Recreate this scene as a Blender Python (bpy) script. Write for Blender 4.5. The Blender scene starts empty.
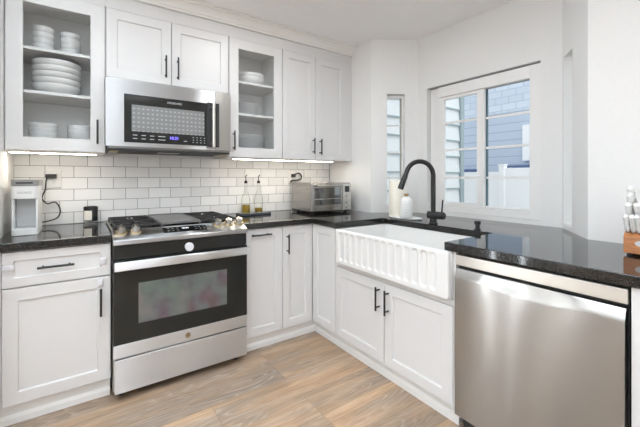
import bpy, bmesh, math, random
from mathutils import Vector, Matrix
random.seed(7)
R = math.radians
S = bpy.context.scene
COL = S.collection

# ------------------------------------------------------------------ camera
cam_d = bpy.data.cameras.new('camera')
cam = bpy.data.objects.new('camera', cam_d)
COL.objects.link(cam)
cam.location = (-0.1541, -2.7673, 1.2352)
cam.rotation_euler = (R(90), 0, -R(33.0606))
cam_d.sensor_width = 36.0
cam_d.lens = 335.4485 / 640 * 36.0
cam_d.shift_x = (320 - 298.634) / 640
cam_d.shift_y = -(213.5 - 176.712) / 640
cam_d.clip_start = 0.02
S.camera = cam

# ------------------------------------------------------------------ world, exposure
W = bpy.data.worlds.new('sky'); S.world = W; W.use_nodes = True
bg = W.node_tree.nodes['Background']
bg.inputs[0].default_value = (0.91, 0.955, 1.0, 1); bg.inputs[1].default_value = 1.5
vs = S.view_settings
vs.view_transform = 'Standard'; vs.look = 'None'; vs.gamma = 1.0; vs.exposure = 0.22
vs.use_curve_mapping = False
S.cycles.use_denoising = True
S.cycles.max_bounces = 10; S.cycles.diffuse_bounces = 6; S.cycles.glossy_bounces = 5
S.cycles.transparent_max_bounces = 16; S.cycles.transmission_bounces = 8
S.cycles.sample_clamp_indirect = 6.0

# ------------------------------------------------------------------ large area lights (unseen fills added in the open room behind, ceiling fixtures)
def area(name, loc, rot, sx, sy, power, color=(1, 1, 1), spread=180):
    d = bpy.data.lights.new(name, 'AREA'); d.shape = 'RECTANGLE'; d.size = sx; d.size_y = sy
    d.energy = power; d.color = color; d.spread = R(spread)
    o = bpy.data.objects.new(name, d); COL.objects.link(o); o.location = loc; o.rotation_euler = rot
    return o
FILL_TINT = (0.86, 0.935, 1.0)
for lx in (-2.45, -1.2, 0.05):                                       # unseen panels added at the rear wall opening as frontal fill
    area('rear_fill', (lx, -6.38, 1.25), (R(90), 0, 0), 1.0, 2.1, 1.5, FILL_TINT)
for ly, lw_, lp in ((-2.0, 0.55, 1.5), (-3.3, 0.55, 1.5), (-4.7, 0.9, 2)):   # unseen panels added at the far left openings for fill and steel streaks
    area('side_fill', (-4.38, ly, 1.2), (0, R(-90), 0), 2.0, lw_, lp, FILL_TINT)
for lx, lw_, lp in ((-0.88, 0.035, 8.5), (-1.56, 0.04, 10.5), (-2.85, 0.07, 14.0)):     # unseen strips added to draw streaks on the dishwasher door
    area('streak_fill', (lx, -0.872, 1.14), (R(-90), 0, 0), lw_, 2.2, lp, FILL_TINT)
WHITE = (0.94, 0.965, 0.98)
for lx, ly, sz, lp in ((-0.35, -2.35, 0.3, 0.8), (0.95, -1.15, 0.2, 6.5), (0.1, -1.55, 0.2, 0.7), (0.6, -3.8, 0.3, 0.5)):   # recessed ceiling lights
    area('ceiling_light', (lx, ly, 2.462), (0, 0, 0), sz, sz, lp, WHITE)
UP = (0.80, 0.91, 1.0)
area('ceiling_fill', (-0.85, -3.2, 0.35), (R(180), 0, 0), 0.9, 0.9, 28, UP, 90)  # unseen upward panels added near the floor to brighten the ceiling
area('ceiling_fill', (-0.80, -2.15, 0.30), (R(180), 0, 0), 0.6, 0.6, 78, UP, 85)

# ------------------------------------------------------------------ materials
def mat(name, col, rough=0.5, metal=0.0, **kw):
    m = bpy.data.materials.new(name); m.use_nodes = True
    b = m.node_tree.nodes['Principled BSDF']
    b.inputs['Base Color'].default_value = (*col, 1); b.inputs['Roughness'].default_value = rough
    b.inputs['Metallic'].default_value = metal
    for k, v in kw.items():
        b.inputs[k.replace('_', ' ')].default_value = v
    return m
def nodes(m):
    t = m.node_tree
    return t, t.nodes, t.links, t.nodes['Principled BSDF']
def add_noise(m, scale, amount, bump=0.0, stretch=(1, 1, 1), detail=4, dist=0.002):
    """gentle colour mottling and bump from an object-space noise"""
    t, N, L, b = nodes(m)
    tc = N.new('ShaderNodeTexCoord'); mp = N.new('ShaderNodeMapping'); nz = N.new('ShaderNodeTexNoise')
    mp.inputs['Scale'].default_value = stretch
    nz.inputs['Scale'].default_value = scale; nz.inputs['Detail'].default_value = detail
    L.new(tc.outputs['Object'], mp.inputs[0]); L.new(mp.outputs[0], nz.inputs['Vector'])
    c = b.inputs['Base Color'].default_value[:3]
    if amount:
        rp = N.new('ShaderNodeValToRGB')
        rp.color_ramp.elements[0].position = 0.3; rp.color_ramp.elements[1].position = 0.7
        rp.color_ramp.elements[0].color = (*[max(0, x * (1 - amount)) for x in c], 1)
        rp.color_ramp.elements[1].color = (*[min(1, x * (1 + amount)) for x in c], 1)
        L.new(nz.outputs['Fac'], rp.inputs[0]); L.new(rp.outputs[0], b.inputs['Base Color'])
    if bump:
        bp = N.new('ShaderNodeBump'); bp.inputs['Strength'].default_value = bump; bp.inputs['Distance'].default_value = dist
        L.new(nz.outputs['Fac'], bp.inputs['Height']); L.new(bp.outputs[0], b.inputs['Normal'])
    return m

M = {}
M['wall'] = add_noise(mat('wall_paint', (0.82, 0.815, 0.805), 0.6), 60, 0.01, 0.05)
M['ceiling'] = add_noise(mat('ceiling_paint', (0.92, 0.92, 0.92), 0.7), 50, 0.01, 0.05)
M['cab'] = add_noise(mat('cabinet_paint', (0.685, 0.675, 0.67), 0.34), 25, 0.006, 0.02)
M['cab_in'] = add_noise(mat('cabinet_interior', (0.88, 0.87, 0.855), 0.5), 25, 0.01)
M['trim'] = add_noise(mat('trim_paint', (0.83, 0.82, 0.80), 0.4), 30, 0.006)
M['crown'] = add_noise(mat('crown_paint', (0.80, 0.785, 0.755), 0.45), 30, 0.006)
M['vinyl'] = add_noise(mat('window_vinyl', (0.84, 0.83, 0.82), 0.35), 30, 0.006)
M['black'] = add_noise(mat('black_metal', (0.010, 0.010, 0.010), 0.45), 200, 0.1)
M['iron'] = add_noise(mat('cast_iron', (0.022, 0.021, 0.021), 0.55), 300, 0.2, 0.15)
M['dark'] = add_noise(mat('dark_gap', (0.03, 0.03, 0.03), 0.6), 100, 0.1)
M['mid_grey'] = add_noise(mat('grey_line', (0.34, 0.34, 0.35), 0.5), 100, 0.1)
M['glass_black'] = add_noise(mat('black_glass', (0.018, 0.019, 0.018), 0.06, Specular_IOR_Level=0.36), 10, 0.05)
M['porcelain'] = add_noise(mat('white_porcelain', (0.84, 0.84, 0.835), 0.18), 10, 0.005)
M['dish'] = add_noise(mat('white_dish', (0.80, 0.80, 0.795), 0.2), 20, 0.01)
M['plate_grey'] = add_noise(mat('grey_plate', (0.74, 0.745, 0.75), 0.3), 20, 0.03)
M['fireclay'] = add_noise(mat('fireclay', (0.75, 0.745, 0.735), 0.18), 10, 0.005)
M['plastic_w'] = add_noise(mat('white_plastic', (0.80, 0.80, 0.79), 0.35), 20, 0.006)
M['plastic_g'] = add_noise(mat('grey_plastic', (0.52, 0.53, 0.535), 0.4), 20, 0.02)
M['lid_g'] = add_noise(mat('lid_grey', (0.25, 0.245, 0.235), 0.35), 20, 0.03)
M['text_g'] = mat('grey_lettering', (0.33, 0.33, 0.33), 0.5)
M['text_w'] = mat('white_lettering', (0.50, 0.51, 0.52), 0.5)
M['gold_tone'] = add_noise(mat('warm_metal', (0.50, 0.41, 0.27), 0.36, 1.0), 30, 0.03)  # gold colour holds the warm light on range knobs and microwave underside
M['chrome'] = add_noise(mat('chrome', (0.50, 0.49, 0.47), 0.3, 1.0), 30, 0.02)
M['paper'] = add_noise(mat('paper_towel', (0.82, 0.78, 0.69), 0.9), 90, 0.03, 0.4)
M['wood_block'] = add_noise(mat('knife_block_wood', (0.42, 0.17, 0.065), 0.4), 14, 0.25, 0.05, (1, 1, 9))
M['pump'] = add_noise(mat('pump_collar', (0.35, 0.22, 0.09), 0.4), 50, 0.1)
M['oil'] = mat('olive_oil', (0.55, 0.36, 0.05), 0.1, 0.0)
M['oil'].node_tree.nodes['Principled BSDF'].inputs['Transmission Weight'].default_value = 0.45
M['label'] = add_noise(mat('cream_label', (0.78, 0.74, 0.66), 0.7), 60, 0.04)
M['lock'] = add_noise(mat('lock_plastic', (0.74, 0.73, 0.76), 0.4), 60, 0.02)
M['fence'] = add_noise(mat('fence_vinyl', (0.90, 0.89, 0.885), 0.5), 20, 0.01)
M['gasket'] = add_noise(mat('dark_gasket', (0.14, 0.22, 0.26), 0.5), 100, 0.1)
M['lap'] = add_noise(mat('lap_shade_and_board', (0.30, 0.36, 0.38), 0.6), 20, 0.05)  # shade tone of the lap lines, also the corner board colour
M['ledge'] = add_noise(mat('blue_ledge', (0.10, 0.15, 0.30), 0.6), 20, 0.05)
M['liner'] = add_noise(mat('grey_green_liner', (0.33, 0.34, 0.30), 0.6), 40, 0.05)
M['lap_white'] = add_noise(mat('white_lap_siding', (0.70, 0.72, 0.73), 0.6), 10, 0.02)
M['ground'] = add_noise(mat('concrete', (0.55, 0.54, 0.52), 0.8), 6, 0.1)

def steel(name, col, rough, axis, an=0.75):
    m = mat(name, col, rough, 1.0)
    t, N, L, b = nodes(m)
    tc = N.new('ShaderNodeTexCoord'); mp = N.new('ShaderNodeMapping'); nz = N.new('ShaderNodeTexNoise')
    sc = [220, 220, 220]; sc[axis] = 2.0
    mp.inputs['Scale'].default_value = sc; nz.inputs['Scale'].default_value = 1.0; nz.inputs['Detail'].default_value = 3
    L.new(tc.outputs['Object'], mp.inputs[0]); L.new(mp.outputs[0], nz.inputs['Vector'])
    mr = N.new('ShaderNodeMapRange'); mr.inputs[3].default_value = rough * 0.92; mr.inputs[4].default_value = rough * 1.08
    L.new(nz.outputs['Fac'], mr.inputs[0]); L.new(mr.outputs[0], b.inputs['Roughness'])
    tg = N.new('ShaderNodeTangent'); tg.direction_type = 'RADIAL'; tg.axis = 'Z'
    L.new(tg.outputs[0], b.inputs['Tangent']); b.inputs['Anisotropic'].default_value = an; b.inputs['Anisotropic Rotation'].default_value = 0.25
    return m
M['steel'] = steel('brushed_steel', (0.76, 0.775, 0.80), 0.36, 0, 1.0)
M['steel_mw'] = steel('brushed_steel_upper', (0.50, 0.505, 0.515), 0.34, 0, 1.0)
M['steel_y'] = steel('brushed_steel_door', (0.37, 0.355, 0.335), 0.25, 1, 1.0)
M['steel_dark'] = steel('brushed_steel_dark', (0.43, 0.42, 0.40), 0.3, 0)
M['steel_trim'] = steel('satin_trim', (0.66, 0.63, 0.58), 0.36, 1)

M['steel_toaster'] = steel('toaster_steel', (0.36, 0.34, 0.32), 0.2, 0, 0.5)
M['toaster_glass'] = add_noise(mat('toaster_glass', (0.02, 0.021, 0.024), 0.05, IOR=2.3), 20, 0.05)
def thin_glass(name, tint=(1, 1, 1), refl=0.08):
    m = bpy.data.materials.new(name); m.use_nodes = True
    t = m.node_tree; t.nodes.clear()
    o = t.nodes.new('ShaderNodeOutputMaterial'); mx = t.nodes.new('ShaderNodeMixShader')
    tr = t.nodes.new('ShaderNodeBsdfTransparent'); gl = t.nodes.new('ShaderNodeBsdfGlossy'); lw = t.nodes.new('ShaderNodeLayerWeight')
    tr.inputs[0].default_value = (*tint, 1); gl.inputs['Roughness'].default_value = 0.02; lw.inputs[0].default_value = refl
    t.links.new(lw.outputs['Fresnel'], mx.inputs[0]); t.links.new(tr.outputs[0], mx.inputs[1]); t.links.new(gl.outputs[0], mx.inputs[2])
    t.links.new(mx.outputs[0], o.inputs[0])
    return m
M['glass'] = thin_glass('clear_glass', (0.96, 0.98, 0.98), 0.12)
M['glass_cab'] = thin_glass('cabinet_glass', (0.985, 0.99, 0.99), 0.06)
M['glass_oven'] = thin_glass('oven_glass', (0.22, 0.22, 0.23), 0.45)
M['glass_bottle'] = thin_glass('bottle_glass', (0.985, 0.99, 0.985), 0.06)
def emit(name, col, s):
    m = bpy.data.materials.new(name); m.use_nodes = True
    b = m.node_tree.nodes['Principled BSDF']
    b.inputs['Base Color'].default_value = (*col, 1); b.inputs['Emission Color'].default_value = (*col, 1); b.inputs['Emission Strength'].default_value = s
    return m
M['led'] = emit('warm_led', (1.0, 0.90, 0.74), 24.0)
M['display_blue'] = emit('blue_display', (0.22, 0.16, 1.0), 1.6)
M['display_white'] = emit('white_display', (0.9, 0.95, 1.0), 1.0)

# countertop: polished near-black granite
m = mat('black_granite', (0.022, 0.021, 0.021), 0.07)
t, N, L, b = nodes(m)
tc = N.new('ShaderNodeTexCoord'); n1 = N.new('ShaderNodeTexNoise'); n1.inputs['Scale'].default_value = 260; n1.inputs['Detail'].default_value = 3
rp = N.new('ShaderNodeValToRGB'); e = rp.color_ramp.elements
e[0].position = 0.45; e[0].color = (0.012, 0.0115, 0.011, 1); e[1].position = 0.8; e[1].color = (0.030, 0.028, 0.026, 1)
L.new(tc.outputs['Object'], n1.inputs['Vector']); L.new(n1.outputs['Fac'], rp.inputs[0]); L.new(rp.outputs[0], b.inputs['Base Color'])
b.inputs['IOR'].default_value = 1.52
M['granite'] = m

# subway tile in a running bond, hand-made look
m = mat('subway_tile', (0.8, 0.79, 0.77), 0.12)
t, N, L, b = nodes(m)
tc = N.new('ShaderNodeTexCoord'); sx = N.new('ShaderNodeSeparateXYZ'); cb = N.new('ShaderNodeCombineXYZ')
ax = N.new('ShaderNodeMath'); ax.operation = 'ADD'; ax.inputs[1].default_value = 0.270 + 20 * 0.158
az = N.new('ShaderNodeMath'); az.operation = 'ADD'; az.inputs[1].default_value = -0.9165 + 0.0782 * 20
L.new(tc.outputs['Object'], sx.inputs[0]); L.new(sx.outputs[0], ax.inputs[0]); L.new(sx.outputs[2], az.inputs[0])
L.new(ax.outputs[0], cb.inputs[0]); L.new(az.outputs[0], cb.inputs[1])
bk = N.new('ShaderNodeTexBrick'); bk.offset = 0.5; bk.offset_frequency = 2; bk.squash = 1.0
bk.inputs['Scale'].default_value = 1.0; bk.inputs['Brick Width'].default_value = 0.158; bk.inputs['Row Height'].default_value = 0.0782
bk.inputs['Mortar Size'].default_value = 0.0017; bk.inputs['Mortar Smooth'].default_value = 0.15; bk.inputs['Bias'].default_value = 0.0
bk.inputs['Color1'].default_value = (0.90, 0.895, 0.885, 1); bk.inputs['Color2'].default_value = (0.76, 0.755, 0.75, 1)
bk.inputs['Mortar'].default_value = (0.21, 0.205, 0.20, 1)
L.new(cb.outputs[0], bk.inputs['Vector']); L.new(bk.outputs['Color'], b.inputs['Base Color'])
inv = N.new('ShaderNodeMath'); inv.operation = 'SUBTRACT'; inv.inputs[0].default_value = 1.0; L.new(bk.outputs['Fac'], inv.inputs[1])
nz = N.new('ShaderNodeTexNoise'); nz.inputs['Scale'].default_value = 22; L.new(tc.outputs['Object'], nz.inputs['Vector'])
mm = N.new('ShaderNodeMath'); mm.operation = 'MULTIPLY_ADD'; mm.inputs[1].default_value = 0.35; L.new(nz.outputs['Fac'], mm.inputs[0]); L.new(inv.outputs[0], mm.inputs[2])
bp = N.new('ShaderNodeBump'); bp.inputs['Strength'].default_value = 0.5; bp.inputs['Distance'].default_value = 0.0015
L.new(mm.outputs[0], bp.inputs['Height']); L.new(bp.outputs[0], b.inputs['Normal'])
rr = N.new('ShaderNodeMapRange'); rr.inputs[3].default_value = 0.13; rr.inputs[4].default_value = 0.7
L.new(bk.outputs['Fac'], rr.inputs[0]); L.new(rr.outputs[0], b.inputs['Roughness'])
M['tile'] = m

# plank floor
m = mat('oak_planks', (0.5, 0.36, 0.24), 0.42)
t, N, L, b = nodes(m)
tc = N.new('ShaderNodeTexCoord'); mpb = N.new('ShaderNodeMapping'); mpb.inputs['Location'].default_value = (20.35, 20.06, 0)
L.new(tc.outputs['Object'], mpb.inputs[0])
bk = N.new('ShaderNodeTexBrick'); bk.offset = 0.37; bk.offset_frequency = 3
bk.inputs['Scale'].default_value = 1.0; bk.inputs['Brick Width'].default_value = 1.25; bk.inputs['Row Height'].default_value = 0.185
bk.inputs['Mortar Size'].default_value = 0.0012; bk.inputs['Mortar Smooth'].default_value = 0.3
bk.inputs['Color1'].default_value = (0, 0, 0, 1); bk.inputs['Color2'].default_value = (1, 1, 1, 1); bk.inputs['Mortar'].default_value = (0.5, 0.5, 0.5, 1)
L.new(mpb.outputs[0], bk.inputs['Vector'])
# grain coordinates shifted per plank
cmb = N.new('ShaderNodeVectorMath'); cmb.operation = 'MULTIPLY_ADD'; cmb.inputs[1].default_value = (7.3, 3.1, 5.0)
L.new(bk.outputs['Color'], cmb.inputs[0]); L.new(tc.outputs['Object'], cmb.inputs[2])
mg = N.new('ShaderNodeMapping'); mg.inputs['Scale'].default_value = (0.8, 8, 1); L.new(cmb.outputs[0], mg.inputs[0])
g1 = N.new('ShaderNodeTexNoise'); g1.inputs['Scale'].default_value = 1.6; g1.inputs['Detail'].default_value = 8; g1.inputs['Roughness'].default_value = 0.65; g1.inputs['Distortion'].default_value = 0.5
L.new(mg.outputs[0], g1.inputs['Vector'])
mf = N.new('ShaderNodeMapping'); mf.inputs['Scale'].default_value = (3, 90, 1); L.new(cmb.outputs[0], mf.inputs[0])
g2 = N.new('ShaderNodeTexNoise'); g2.inputs['Scale'].default_value = 1.5; g2.inputs['Detail'].default_value = 5; g2.inputs['Distortion'].default_value = 1.2
L.new(mf.outputs[0], g2.inputs['Vector'])
mk = N.new('ShaderNodeMapping'); mk.inputs['Scale'].default_value = (0.9, 4.2, 1); L.new(cmb.outputs[0], mk.inputs[0])
g3 = N.new('ShaderNodeTexNoise'); g3.inputs['Scale'].default_value = 1.7; g3.inputs['Detail'].default_value = 4; g3.inputs['Distortion'].default_value = 0.5
L.new(mk.outputs[0], g3.inputs['Vector'])
r1 = N.new('ShaderNodeValToRGB'); e = r1.color_ramp.elements
e[0].position = 0.30; e[0].color = (0.27, 0.18, 0.115, 1); e[1].position = 0.72; e[1].color = (0.56, 0.405, 0.28, 1)
x = e.new(0.5); x.color = (0.43, 0.29, 0.185, 1)
L.new(g1.outputs['Fac'], r1.inputs[0])
r3 = N.new('ShaderNodeValToRGB'); e = r3.color_ramp.elements
e[0].position = 0.42; e[0].color = (0, 0, 0, 1); e[1].position = 0.66; e[1].color = (1, 1, 1, 1)
L.new(g3.outputs['Fac'], r3.inputs[0])
mxg = N.new('ShaderNodeMix'); mxg.data_type = 'RGBA'; mxg.inputs['B'].default_value = (0.27, 0.22, 0.18, 1)
sc = N.new('ShaderNodeMath'); sc.operation = 'MULTIPLY'; sc.inputs[1].default_value = 0.75; L.new(r3.outputs[0], sc.inputs[0])
L.new(sc.outputs[0], mxg.inputs['Factor']); L.new(r1.outputs[0], mxg.inputs['A'])
r2 = N.new('ShaderNodeValToRGB'); e = r2.color_ramp.elements
e[0].position = 0.35; e[0].color = (0.80, 0.80, 0.80, 1); e[1].position = 0.68; e[1].color = (1.18, 1.18, 1.2, 1)
L.new(g2.outputs['Fac'], r2.inputs[0])
mul = N.new('ShaderNodeMix'); mul.data_type = 'RGBA'; mul.blend_type = 'MULTIPLY'; mul.inputs['Factor'].default_value = 1.0
L.new(mxg.outputs['Result'], mul.inputs['A']); L.new(r2.outputs[0], mul.inputs['B'])
rpk = N.new('ShaderNodeValToRGB'); e = rpk.color_ramp.elements
e[0].color = (0.76, 0.77, 0.79, 1); e[1].color = (1.20, 1.16, 1.10, 1)
L.new(bk.outputs['Color'], rpk.inputs[0])
mu2 = N.new('ShaderNodeMix'); mu2.data_type = 'RGBA'; mu2.blend_type = 'MULTIPLY'; mu2.inputs['Factor'].default_value = 1.0
L.new(mul.outputs['Result'], mu2.inputs['A']); L.new(rpk.outputs[0], mu2.inputs['B'])
mw_ = N.new('ShaderNodeMapping'); mw_.inputs['Scale'].default_value = (1.0, 6.5, 1); L.new(cmb.outputs[0], mw_.inputs[0])
wv = N.new('ShaderNodeTexNoise'); wv.inputs['Scale'].default_value = 1.3; wv.inputs['Detail'].default_value = 1.5; wv.inputs['Distortion'].default_value = 0.3; L.new(mw_.outputs[0], wv.inputs['Vector'])
wm = N.new('ShaderNodeMath'); wm.operation = 'MULTIPLY'; wm.inputs[1].default_value = 16; L.new(wv.outputs['Fac'], wm.inputs[0])
wf = N.new('ShaderNodeMath'); wf.operation = 'FRACT'; L.new(wm.outputs[0], wf.inputs[0])
rw = N.new('ShaderNodeValToRGB'); e = rw.color_ramp.elements; e[0].position = 0.55; e[0].color = (0, 0, 0, 1); e[1].position = 0.95; e[1].color = (0.34, 0.34, 0.34, 1)
x = e.new(1.0); x.color = (0, 0, 0, 1)
L.new(wf.outputs[0], rw.inputs[0])
mwx = N.new('ShaderNodeMath'); mwx.operation = 'MULTIPLY'; L.new(rw.outputs[0], mwx.inputs[0]); L.new(r3.outputs[0], mwx.inputs[1])
lt = N.new('ShaderNodeMix'); lt.data_type = 'RGBA'; lt.inputs['B'].default_value = (0.68, 0.57, 0.46, 1)
L.new(mwx.outputs[0], lt.inputs['Factor']); L.new(mu2.outputs['Result'], lt.inputs['A']); mu2 = lt
sm = N.new('ShaderNodeMix'); sm.data_type = 'RGBA'; sm.inputs['B'].default_value = (0.24, 0.175, 0.125, 1)
L.new(bk.outputs['Fac'], sm.inputs['Factor']); L.new(mu2.outputs['Result'], sm.inputs['A']); L.new(sm.outputs['Result'], b.inputs['Base Color'])
bp = N.new('ShaderNodeBump'); bp.inputs['Strength'].default_value = 0.12; bp.inputs['Distance'].default_value = 0.002
L.new(g2.outputs['Fac'], bp.inputs['Height']); L.new(bp.outputs[0], b.inputs['Normal'])
M['floor'] = m

# microwave door screen: grey perforated mesh behind dark glass
m = mat('microwave_screen', (0.2, 0.2, 0.2), 0.12)
t, N, L, b = nodes(m)
tc = N.new('ShaderNodeTexCoord'); mp = N.new('ShaderNodeMapping'); mp.inputs['Scale'].default_value = (36, 1, 35)
mp.inputs['Location'].default_value = (0.3, 0, 0.45)
L.new(tc.outputs['Object'], mp.inputs[0])
fr = N.new('ShaderNodeVectorMath'); fr.operation = 'FRACTION'; L.new(mp.outputs[0], fr.inputs[0])
sb = N.new('ShaderNodeVectorMath'); sb.operation = 'SUBTRACT'; sb.inputs[1].default_value = (0.5, 0, 0.5); L.new(fr.outputs[0], sb.inputs[0])
ml = N.new('ShaderNodeVectorMath'); ml.operation = 'MULTIPLY'; ml.inputs[1].default_value = (1, 0, 1.4); L.new(sb.outputs[0], ml.inputs[0])
ln = N.new('ShaderNodeVectorMath'); ln.operation = 'LENGTH'; L.new(ml.outputs[0], ln.inputs[0])
rp = N.new('ShaderNodeValToRGB'); e = rp.color_ramp.elements
e[0].position = 0.16; e[0].color = (0.34, 0.34, 0.34, 1); e[1].position = 0.36; e[1].color = (0.20, 0.205, 0.205, 1)
L.new(ln.outputs['Value'], rp.inputs[0]); L.new(rp.outputs[0], b.inputs['Base Color'])
M['screen'] = m

# oven window: mottled thin-film tints imitate a coloured reflection
M['oven_sheen'] = mat('oven_sheen_pane', (0.13, 0.12, 0.125), 0.12, 0.0)
bb = M['oven_sheen'].node_tree.nodes['Principled BSDF']
for k, v in (('Thin Film Thickness', 420.0), ('Thin Film IOR', 1.8), ('IOR', 2.15)):
    if k in bb.inputs: bb.inputs[k].default_value = v
add_noise(M['oven_sheen'], 9, 0.3)
if 'Thin Film Thickness' in bb.inputs:
    t, N, L, b = nodes(M['oven_sheen'])
    nz = [n for n in N if n.type == 'TEX_NOISE'][0]
    mr = N.new('ShaderNodeMapRange'); mr.inputs[1].default_value = 0.3; mr.inputs[2].default_value = 0.7; mr.inputs[3].default_value = 330; mr.inputs[4].default_value = 530
    L.new(nz.outputs['Fac'], mr.inputs[0]); L.new(mr.outputs[0], b.inputs['Thin Film Thickness'])

# exterior siding: horizontal courses
def siding(name, c1, c2, pitch, w, seam):
    m = mat(name, c1, 0.7)
    t, N, L, b = nodes(m)
    tc = N.new('ShaderNodeTexCoord'); sx = N.new('ShaderNodeSeparateXYZ'); cb = N.new('ShaderNodeCombineXYZ')
    ad = N.new('ShaderNodeMath'); ad.operation = 'ADD'; mo = N.new('ShaderNodeMapping'); mo.inputs['Location'].default_value = (107.3, 0, 0.45)
    L.new(tc.outputs['Object'], mo.inputs[0]); L.new(mo.outputs[0], sx.inputs[0])
    L.new(sx.outputs[0], ad.inputs[0]); L.new(sx.outputs[1], ad.inputs[1])
    L.new(ad.outputs[0], cb.inputs[0]); L.new(sx.outputs[2], cb.inputs[1])
    bk = N.new('ShaderNodeTexBrick'); bk.inputs['Scale'].default_value = 1; bk.inputs['Brick Width'].default_value = w; bk.inputs['Row Height'].default_value = pitch
    bk.inputs['Mortar Size'].default_value = 0.009; bk.inputs['Mortar Smooth'].default_value = 0.4
    bk.inputs['Color1'].default_value = (*c1, 1); bk.inputs['Color2'].default_value = (*c2, 1); bk.inputs['Mortar'].default_value = (*seam, 1)
    L.new(cb.outputs[0], bk.inputs['Vector']); L.new(bk.outputs['Color'], b.inputs['Base Color'])
    return m
M['siding_blue'] = siding('blue_grey_siding', (0.52, 0.575, 0.68), (0.55, 0.605, 0.71), 0.17, 900, (0.34, 0.40, 0.50))
M['shingle'] = siding('blue_grey_shingles', (0.66, 0.71, 0.79), (0.58, 0.63, 0.72), 0.14, 0.27, (0.46, 0.52, 0.62))

# ------------------------------------------------------------------ mesh builder
ROOT = {}          # object name -> world offset of its top-level thing
class MB:
    def __init__(s): s.b = bmesh.new(); s.smooth = False
    def _new(s, vs, fs):
        V = [s.b.verts.new(v) for v in vs]
        out = []
        for f in fs:
            try: out.append(s.b.faces.new([V[i] for i in f]))
            except ValueError: pass
        return V, out
    def box(s, x0, x1, y0, y1, z0, z1, bev=0.0, seg=2, T=None):
        x0, x1 = sorted((x0, x1)); y0, y1 = sorted((y0, y1)); z0, z1 = sorted((z0, z1))
        P = [(x, y, z) for x in (x0, x1) for y in (y0, y1) for z in (z0, z1)]
        F = [(0, 1, 3, 2), (4, 6, 7, 5), (0, 4, 5, 1), (2, 3, 7, 6), (0, 2, 6, 4), (1, 5, 7, 3)]
        V, fs = s._new(P, F)
        if bev:
            es = list({e for f in fs for e in f.edges})
            r = bmesh.ops.bevel(s.b, geom=es, offset=bev, segments=seg, profile=0.5, affect='EDGES')
            V = list({v for f in r['faces'] for v in f.verts} | {v for v in V if v.is_valid})
        if T:
            for v in V: v.co = T(v.co)
        return s
    def loft(s, rings, close=True, cap=True):
        n = len(rings[0]); RV = [[s.b.verts.new(p) for p in r] for r in rings]
        for a, c in zip(RV, RV[1:]):
            for i in range(n if close else n - 1):
                j = (i + 1) % n
                try: s.b.faces.new((a[i], a[j], c[j], c[i]))
                except ValueError: pass
        if cap:
            for r in (RV[0], RV[-1]):
                try: s.b.faces.new(r)
                except ValueError: pass
        return RV
    def cyl(s, p0, p1, r0, r1=None, n=16):
        r1 = r0 if r1 is None else r1
        p0, p1 = Vector(p0), Vector(p1); d = (p1 - p0).normalized()
        a = d.orthogonal().normalized(); c = d.cross(a)
        ring = lambda p, r: [p + (a * math.cos(2 * math.pi * i / n) + c * math.sin(2 * math.pi * i / n)) * r for i in range(n)]
        s.loft([ring(p0, r0), ring(p1, r1)]); return s
    def tube(s, pts, r, n=10, rs=None):
        P = [Vector(p) for p in pts]; rings = []; up = None
        for i, p in enumerate(P):
            d = (P[min(i + 1, len(P) - 1)] - P[max(i - 1, 0)]).normalized()
            if up is None: up = d.orthogonal().normalized()
            up = (up - d * up.dot(d)).normalized(); c = d.cross(up)
            q = rs[i] if rs else r
            rings.append([p + (up * math.cos(2 * math.pi * k / n) + c * math.sin(2 * math.pi * k / n)) * q for k in range(n)])
        s.loft(rings); return s
    def lathe(s, prof, cx, cy, z0=0, n=32, axis='z', cap=False):
        rings = []
        for r, z in prof:
            r = max(r, 1e-4)
            ring = []
            for i in range(n):
                a = 2 * math.pi * i / n
                ring.append((cx + r * math.cos(a), cy + r * math.sin(a), z0 + z))
            rings.append(ring)
        s.loft(rings, cap=cap); return s
    def prism(s, poly, z0, z1, axis='z'):
        def P(a, b, c):
            return {'z': (a, b, c), 'y': (a, c, b), 'x': (c, a, b)}[axis]
        s.loft([[P(a, b, z0) for a, b in poly], [P(a, b, z1) for a, b in poly]]); return s
    def xform(s, T):
        for v in s.b.verts: v.co = T(v.co)
        return s
    def build(s, name, m, parent=None, smooth=False, bevel=0.0, seg=2):
        off = Vector(ROOT.get(parent.name, (0, 0, 0))) if parent else Vector((0, 0, 0))
        bmesh.ops.recalc_face_normals(s.b, faces=s.b.faces)
        for v in s.b.verts: v.co -= off
        me = bpy.data.meshes.new(name); s.b.to_mesh(me); s.b.free()
        o = bpy.data.objects.new(name, me); COL.objects.link(o)
        me.materials.append(M[m] if isinstance(m, str) else m)
        if smooth:
            for p in me.polygons: p.use_smooth = True
            try: me.set_sharp_from_angle(angle=R(38))
            except Exception: pass
        if bevel:
            md = o.modifiers.new('bevel', 'BEVEL'); md.width = bevel; md.segments = seg; md.limit_method = 'ANGLE'; md.angle_limit = R(35)
        if parent: o.parent = parent
        ROOT[o.name] = tuple(off)
        return o
def tag(o, label, cat, group=None):
    o['label'] = label; o['category'] = cat
    if group: o['group'] = group
    return o
def thing(name, label, cat, loc, group=None):
    o = bpy.data.objects.new(name, None); COL.objects.link(o); o.location = loc; o.empty_display_size = 0.05
    ROOT[o.name] = tuple(loc)
    return tag(o, label, cat, group)
def struct(o):
    o['kind'] = 'structure'; return o
def part_label(o, label): o['label'] = label; return o
def copy_tree(o, parent=None):
    c = o.copy(); COL.objects.link(c)
    if parent: c.parent = parent
    for ch in list(o.children): copy_tree(ch, c)
    return c
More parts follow.
